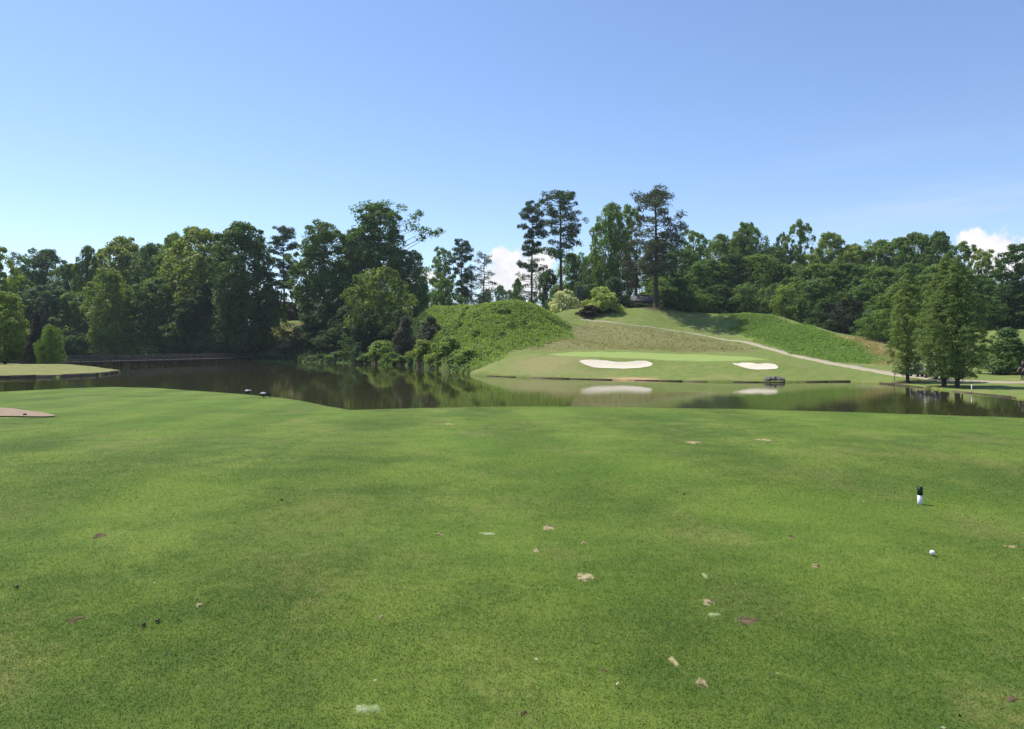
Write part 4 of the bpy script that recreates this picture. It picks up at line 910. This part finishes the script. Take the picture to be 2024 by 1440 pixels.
# ---------------------------------------------------------------- rocks by the small bunker
ROCK = plain("dark_rock", (0.20, 0.172, 0.16), 0.85, 0.5, 6.0, 0.6, 0.3)
def rock_mesh(seed):
    r = np.random.RandomState(seed); bm = bmesh.new(); bmesh.ops.create_icosphere(bm, subdivisions=2, radius=1.0)
    off = r.normal(size=(6, 3)) 
    for v in bm.verts:
        q = np.array(v.co); k = 1.0
        for o in off: k = min(k, 0.62 + 0.22 * abs(np.dot(unit(o), q)) + (0.5 if np.dot(unit(o), q) < .55 else 0))
        v.co *= k * (1 + .05 * r.normal())
    me = bpy.data.meshes.new("rock"); bm.to_mesh(me); bm.free(); me.materials.append(ROCK); return me
rocks = [rock_mesh(i) for i in range(4)]; rr = random.Random(9)
rx, ry = hit(1533, 752, 60)
for k in range(30):
    x = rx + (rr.random() * 2 - 1) * .85; y = ry + .1 + rr.random() * 1.2; s = .12 + .15 * rr.random()
    o = link("rock", rocks[k % 4], None, (x, y, max(hz(x, y), .05) + s * .35 + .2 * rr.random() * max(0, 1.0 - abs(x - rx)))); o.scale = (s * 1.2, s, s * .8); o.rotation_euler = (rr.random(), rr.random(), rr.random() * 6)
    tag(o, 'dark jagged rock in the heap at the water below the small bunker', 'rock', 'rocks heaped on the shore')

# ---------------------------------------------------------------- tee marker, ball, stakes
WHITE = plain("white_paint", (0.80, 0.80, 0.80), 0.45, 0.03, 8, 0.05, .4); BLACK = plain("black_green_paint", (0.010, 0.018, 0.014), 0.4, 0.2, 8, 0.05, .4)
x, y = hit(1818.5, 997); g = hz(x, y)
r = tag(empty("tee_marker", (x, y, g), .15), 'short square tee marker post, white below and black above', 'tee marker')
mb = MB(); mb.box((0, 0, .035), (.037, .037, .13)); o = mb.build("base", WHITE, r)
mb = MB(); mb.box((0, 0, .144), (.039, .039, .088)); mb.box((0, 0, .1905), (.039, .039, .005), 0, .86); o2 = mb.build("top", BLACK, r)
x, y = hit(1843, 1098.5); g = hz(x, y)
bm = bmesh.new(); bmesh.ops.create_icosphere(bm, subdivisions=5, radius=0.02135)
k = np.arange(336) + .5; ph = np.arccos(1 - 2 * k / 336); th = math.pi * (1 + 5 ** .5) * k; dc = np.stack([np.cos(th) * np.sin(ph), np.sin(th) * np.sin(ph), np.cos(ph)], 1)
co = np.array([v.co for v in bm.verts]); mxd = np.degrees(np.arccos(np.clip((unit(co) @ dc.T).max(1), -1, 1)))
for v, q in zip(bm.verts, mxd): v.co *= 1 - .014 * max(0, 1 - (q / 5.2) ** 2)
for f in bm.faces: f.smooth = True
me = bpy.data.meshes.new("golf_ball"); bm.to_mesh(me); bm.free(); me.materials.append(plain("ball_white", (.82, .82, .82), .3, .02, 40, 0, .5))
tag(link("golf_ball", me, None, (x, y, g + .026)), 'white dimpled golf ball lying on the turf near the tee marker', 'golf ball')
def stake(u, vb, hgt, w, col, label, ymin=0):
    x, y = hit(u, vb, ymin) if ymin else hit_near(u, vb); mb = MB(); mb.box((0, 0, hgt / 2 - .1), (w, w, hgt + .2)); mb.box((0, 0, hgt + w * .4), (w, w, w * .8), 0, .15)
    tag(mb.build("stake", col, None, (x, y, hz(x, y))), label, 'stake')
RED = plain("faded_red_paint", (.35, .08, .05), .6, .2, 8, .1)
stake(448, 773.5, .34, .03, EDGE, 'thin grey wooden stake at the edge of the near lawn')
stake(1920.5, 775, .55, .045, WHITE, 'thin white stake on the bank beyond the cypresses', 40)
stake(1768, 752, .6, .045, EDGE, 'thin grey stake on the bank short of the cypresses', 60)

# ---------------------------------------------------------------- ducks
DW = plain("white_feathers", (.75, .74, .70), .8, .1, 20, .1); DB = plain("black_feathers", (.02, .02, .022), .6, .2, 20, .1); DO = plain("orange_bill", (.35, .16, .04), .5, .1, 20, 0)
def duck(u, v, rz, pose, label):
    x, y = hit_near(u, v); r = tag(empty("duck", (x, y, hz(x, y)), rz), label, 'duck', None)
    s = 1.0
    mb = MB(); k = np.linspace(0, 1, 9); bx = -.17 + .34 * k; bz = .155 + .03 * k + .02 * np.cos(k * 5); mb.tube(np.stack([bx, 0 * k, bz], 1), .012 + .085 * np.sin(np.clip(k * 1.0 + .02, 0, 1) * math.pi) ** .7, 12)
    if pose == 'up': nk = [(.12, 0, .19), (.18, 0, .24), (.19, 0, .30), (.21, 0, .34), (.25, 0, .345)]
    else: nk = [(.12, 0, .18), (.20, 0, .17), (.25, 0, .11), (.27, 0, .06), (.28, 0, .04)]
    mb.tube(nk, [.05, .034, .028, .036, .016], 10)
    body = mb.build("body", DB, r, None, True)
    for sg in (-1, 1):
        mb = MB(); kk = np.linspace(0, 1, 7); mb.tube(np.stack([-.16 + .26 * kk, sg * (.062 + .02 * np.sin(kk * 3.1)), .185 + .012 * np.sin(kk * 3.1)], 1), .006 + .036 * np.sin(kk * 3.1), 8); mb.build("wing", DW, r, None, True)
        mb = MB(); mb.tube([(.0, sg * .035, .10), (.01, sg * .036, .05), (.0, sg * .036, .005)], [.012, .008, .008], 6); mb.box((.02, sg * .036, .004), (.06, .04, .008)); mb.build("leg", DO, r)
    e = nk[-1]; dv = unit(np.array(nk[-1]) - np.array(nk[-2])); mb = MB(); mb.tube([np.array(e) - dv * .005, np.array(e) + dv * .05], [.014, .008], 8); mb.build("bill", DO, r)
duck(521, 786, math.radians(35), 'down', 'black and white duck grazing on the lawn slope')
duck(489, 778.5, math.radians(160), 'up', 'black and white duck sitting at the crest by the pond')

# ---------------------------------------------------------------- golf carts and golfers by the cypresses
TYRE = plain("tyre_rubber", (.02, .02, .02), .85, .2, 10, .2); STEEL = plain("grey_metal", (.35, .35, .36), .4, .1, 5, 0, .5, .6); CARTB = plain("cart_body_navy", (.02, .025, .045), .35, .1, 3, 0, .5); CREAM = plain("cart_seat_cream", (.45, .42, .36), .6, .1, 5, .1); ROOFC = plain("cart_roof_black", (.03, .03, .035), .5, .1, 3, 0)
def cart(x, y, rz, label):
    r = tag(empty("golf_cart", (x, y, hz(x, y) + .06), rz), label, 'golf cart')
    mb = MB(); prof = [(-1.15, .35), (-1.15, .75), (-.55, .78), (-.5, .42), (.35, .40), (.55, .80), (1.0, .70), (1.18, .5), (1.18, .32), (.9, .28), (-.9, .28)]
    n = len(prof); v = [(px, s * .56, pz) for s in (-1, 1) for px, pz in prof]; bm = bmesh.new(); bv = [bm.verts.new(q) for q in v]
    bm.faces.new(bv[:n]); bm.faces.new(bv[n:][::-1])
    for i in range(n): bm.faces.new((bv[i], bv[n + i], bv[n + (i + 1) % n], bv[(i + 1) % n]))
    bmesh.ops.recalc_face_normals(bm, faces=bm.faces); bmesh.ops.bevel(bm, geom=bm.edges[:], offset=.04, segments=2, affect='EDGES')
    me = bpy.data.meshes.new("body"); bm.to_mesh(me); bm.free(); me.materials.append(CARTB); link("body", me, r)
    mb = MB(); mb.box((-.3, 0, .80), (.5, 1.05, .14)); mb.build("seat", CREAM, r); mb = MB(); mb.box((-.58, 0, 1.08), (.12, 1.05, .38)); mb.build("backrest", CREAM, r)
    mb = MB(); mb.box((-.05, 0, 1.83), (1.75, 1.15, .07), 0, .94); mb.build("roof", ROOFC, r)
    for px, qx in ((.72, .55), (-.85, -.78)):
        for s in (-1, 1): mb = MB(); mb.tube([(px, s * .5, .7), (qx, s * .5, 1.82)], [.022, .022], 6); mb.build("roof_post", STEEL, r)
    mb = MB(); mb.tube([(.5, .25, .75), (.25, .25, 1.02)], [.02, .02], 6); th = np.linspace(0, 6.283, 17); mb.tube(np.stack([.25 + .08 * np.sin(th), .25 + .17 * np.cos(th), 1.02 + .14 * np.sin(th)], 1), np.full(17, .014), 5, False); mb.build("steering_wheel", ROOFC, r)
    for px in (-.78, .80):
        for s in (-1, 1):
            mb = MB(); mb.tube([(px, s * .44, .23), (px, s * .46, .23), (px, s * .60, .23), (px, s * .62, .23)], [.19, .23, .23, .19], 18); w = mb.build("wheel", TYRE, r)
            mb = MB(); mb.tube([(px, s * .60, .23), (px, s * .625, .23)], [.12, .11], 14); mb.build("rim", STEEL, w)
    for s in (-1, 1):
        mb = MB(); mb.box((1.16, s * .38, .58), (.06, .14, .1)); mb.build("headlight", WHITE, r)
        mb = MB(); mb.tube([(-1.28, s * .25, .5), (-1.36, s * .25, 1.25)], [.12, .14], 10); bag = mb.build("golf_bag", ROOFC, r)
        for q in range(4): mb = MB(); mb.tube([(-1.35 + .03 * q, s * .25 + .03 * (q % 2), 1.2), (-1.38 + .03 * q, s * .25 + .04 * (q % 2), 1.48)], [.012, .012], 5); mb.box((-1.38 + .03 * q, s * .25 + .04 * (q % 2), 1.5), (.09, .04, .06)); mb.build("club", STEEL, bag)
def on_path(u):
    k = int(np.argmin(np.abs(path_c[:, 0] / path_c[:, 1] * F + U0 - u) + 500 * (path_c[:, 1] > 90))); d = path_c[min(k + 2, len(path_c) - 1)] - path_c[k - 2]
    return path_c[k], math.atan2(d[1], d[0])
p_, a_ = on_path(1818); cart(p_[0], p_[1], a_, 'dark golf cart on the path beside the single cypress')
p_, a_ = on_path(1851); cart(p_[0], p_[1], a_, 'dark golf cart on the path behind the close pair of cypresses')

SKIN = plain("skin", (.45, .28, .20), .6, .08, 10, 0); HAIR = plain("dark_hair", (.03, .02, .015), .7, .2, 10, .1)
def person(x, y, rz, shirt, trousers, label, arm=0.25, hat=None):
    sc = 1.0
    J = {}; E = []
    def j(n, p, rad, par=None): J[n] = (p, rad); (E.append((par, n)) if par else None)
    j('pel', (0, 0, .95), (.15, .115)); j('waist', (0, 0, 1.08), (.14, .105), 'pel'); j('chest', (0, 0, 1.30), (.175, .12), 'waist'); j('sh', (0, 0, 1.43), (.13, .09), 'chest'); j('neck', (0, .01, 1.51), (.058, .058), 'sh'); j('jaw', (0, .035, 1.575), (.068, .078), 'neck'); j('head', (0, .02, 1.65), (.078, .098), 'jaw'); j('crown', (0, .005, 1.735), (.055, .07), 'head')
    for s, nm in ((-1, 'l'), (1, 'r')):
        j(nm + 'hip', (s * .095, 0, .90), (.095, .10), 'pel'); j(nm + 'knee', (s * .11, .02, .50), (.062, .066), nm + 'hip'); j(nm + 'calf', (s * .112, -.01, .34), (.055, .06), nm + 'knee'); j(nm + 'ank', (s * .115, -.02, .09), (.042, .045), nm + 'calf'); j(nm + 'toe', (s * .135, .15, .035), (.042, .03), nm + 'ank')
        j(nm + 'shd', (s * .20, 0, 1.42), (.062, .062), 'sh'); j(nm + 'elb', (s * .27, .0 + arm * .2, 1.13), (.043, .043), nm + 'shd'); j(nm + 'wri', (s * .25, .05 + arm * .7, .90), (.030, .026), nm + 'elb'); j(nm + 'palm', (s * .245, .06 + arm * .8, .83), (.026, .040), nm + 'wri')
        for q in range(4): j(nm + 'f%d' % q, (s * .24, .035 + arm * .8 + .02 * q, .765 - .008 * (1.5 - abs(q - 1.5))), (.009, .009), nm + 'palm'); j(nm + 'g%d' % q, (s * .225, .035 + arm * .85 + .02 * q, .735), (.008, .008), nm + 'f%d' % q)
        j(nm + 'th', (s * .225, .115 + arm * .8, .81), (.010, .010), nm + 'palm')
    names = list(J); me = bpy.data.meshes.new("body"); me.from_pydata([J[n][0] for n in names], [(names.index(a), names.index(b)) for a, b in E], [])
    o = bpy.data.objects.new("tmp", me); COL.objects.link(o)
    sm = o.modifiers.new("skin", 'SKIN'); 
    for i, n in enumerate(names): me.skin_vertices[0].data[i].radius = J[n][1]
    me.skin_vertices[0].data[0].use_root = True
    ss_ = o.modifiers.new("sub", 'SUBSURF'); ss_.levels = 1; ss_.render_levels = 1
    ev = o.evaluated_get(bpy.context.evaluated_depsgraph_get()); bme = bpy.data.meshes.new_from_object(ev); bpy.data.objects.remove(o)
    bme.name = "body"; bme.materials.clear()
    for mm in (SKIN, shirt, trousers, ROOFC): bme.materials.append(mm)
    for f in bme.polygons:
        c = f.center; f.use_smooth = True
        f.material_index = 3 if c.z < .085 else 2 if (c.z < .98 and abs(c.x) < .2) else 0 if (c.z > 1.49 or (abs(c.x) > .2 and c.z < 1.17)) else 1
    r = tag(empty("person", (x, y, hz(x, y) + .01), rz), label, 'person'); link("body", bme, r)
    mb = MB(); mb.lathe([(.088, 0), (.092, .035), (.075, .075), (.03, .097)], (0, -.005, 1.68), 14); hr = mb.build("hair" if hat is None else "cap", hat or HAIR, r, None, True)
    if hat: mb = MB(); mb.box((0, .13, 1.69), (.15, .12, .015)); mb.build("brim", hat, hr)
    mb = MB(); mb.tube([(0, .10, 1.655), (0, .132, 1.628), (0, .115, 1.615)], [.010, .015, .01], 6); mb.build("nose", SKIN, r, None, True)
    for s in (-1, 1):
        mb = MB(); mb.tube([(s * .03, .098, 1.66), (s * .03, .113, 1.66)], [.011, .006], 8); mb.build("eye", HAIR, r)
        mb = MB(); mb.tube([(s * .078, .0, 1.62), (s * .09, -.005, 1.65), (s * .082, 0, 1.68)], [.010, .018, .010], 6); mb.build("ear", SKIN, r, None, True)
DARKSH = plain("dark_shirt", (.02, .022, .03), .8, .2, 20, .1); DARKTR = plain("dark_trousers", (.015, .016, .02), .8, .2, 20, .1); GREYSH = plain("grey_shirt", (.18, .18, .19), .8, .2, 20, .1)
p_, a_ = on_path(1901); person(p_[0], p_[1], math.radians(150), DARKSH, DARKTR, 'person in dark clothes standing on the path beside the cypress pair')
p_, a_ = on_path(1872); person(p_[0] + .1, p_[1] + 1.0, math.radians(200), DARKSH, DARKTR, 'person in dark clothes between the two close cypress trunks', .5, ROOFC)
x, y = hit(2022, 751, 50); person(x, y, math.radians(100), DARKSH, DARKTR, 'person in dark clothes out on the fairway past the bushy conifer', .3)

# ---------------------------------------------------------------- scraps on the turf
scr = np.random.RandomState(12); vs = []; 
xs, ys = [], []
for k in range(170):
    yy = 3.0 + 17 * scr.rand() ** 1.3; xx = (scr.rand() * 2 - 1) * yy * .78; xs.append(xx); ys.append(yy)
xs, ys = np.array(xs), np.array(ys); zz = height(xs, ys) + .022
v, f = leaves(np.stack([xs, ys, zz], 1), np.array([0, 0, 1.]) + .5 * scr.normal(size=(len(xs), 3)), (.012 + .02 * scr.rand(len(xs))), scr, .45)
mLit, t, out = new_mat("fallen_leaf"); gi = t.n('ShaderNodeNewGeometry').outputs['Random Per Island']
c = t.mix(t.ss(gi, .45, .5), (.03, .03, .02), t.mix(gi, (.16, .10, .05), (.40, .36, .22))); pb = t.n('ShaderNodeBsdfPrincipled', {'Base Color': c, 'Roughness': .8}); t.t.links.new(pb.outputs[0], out.inputs[0])
tag(link("fallen_leaves", mesh_np("fallen_leaves", v, f, [mLit])), 'scattered dry leaf scraps and bits lying on the turf', 'leaves', None, 'stuff')
def cone(u, v, s, label):
    x, y = hit(u, v); mb = MB(); k = np.linspace(0, 1, 8); mb.tube(np.stack([s * (k - .5) * 1.6, 0 * k, .008 + s * .3 + 0 * k], 1), s * (.12 + .38 * np.sin(k * 2.9)), 8); mb2 = mb.mesh("pine_cone", TIMBER)
    r_ = np.random.RandomState(int(u)); co = np.empty(len(mb2.vertices) * 3); mb2.vertices.foreach_get('co', co); co = co.reshape(-1, 3) + r_.normal(size=(len(mb2.vertices), 3)) * s * .07; mb2.vertices.foreach_set('co', co.ravel())
    o = link("pine_cone", mb2, None, (x, y, hz(x, y))); o.rotation_euler = (0, 0, u); tag(o, label, 'pine cone', 'pine cones on the turf' if 'turf' in label else None)
for (u, v) in ((284, 1240), (312, 1231), (557, 990), (1352, 978), (1418, 816), (33, 1163)): cone(u, v, .021, 'small dark pine cone lying on the mown turf')
cone(49, 822, .09, 'dark pine cone lying in the mulch bed')

rb = random.Random(3)
for k in range(9):
    u, v = 860 + rb.random() * 210, 615 + rb.random() * 60
    if u > 1000: v = min(v, 650)
    x, y = hit(u, v, 60)
    plant('small_bush', 's%d' % (k % 3), x, y, hz(x, y) + .8 + .4 * rb.random(), 1.2 + .9 * rb.random(), (G_MID, G_DARK, G_LITE)[k % 3], 'small leafy bush poking out of the cover of the left mound', 'bush', 'small bushes on the left mound', litter=0)

# ---------------------------------------------------------------- thin summer haze
hm, t, out = new_mat("summer_haze")
vol = t.n('ShaderNodeVolumePrincipled', {'Color': (0.80, 0.88, 1.0, 1), 'Density': HAZE, 'Anisotropy': 0.1})
t.t.links.new(vol.outputs[0], out.inputs['Volume'])
mb = MB(); mb.box((0, 700, 22), (3400, 4200, 56)); tag(mb.build("haze", hm), 'thin pale summer haze over the pond and woods', 'haze', None, 'stuff')
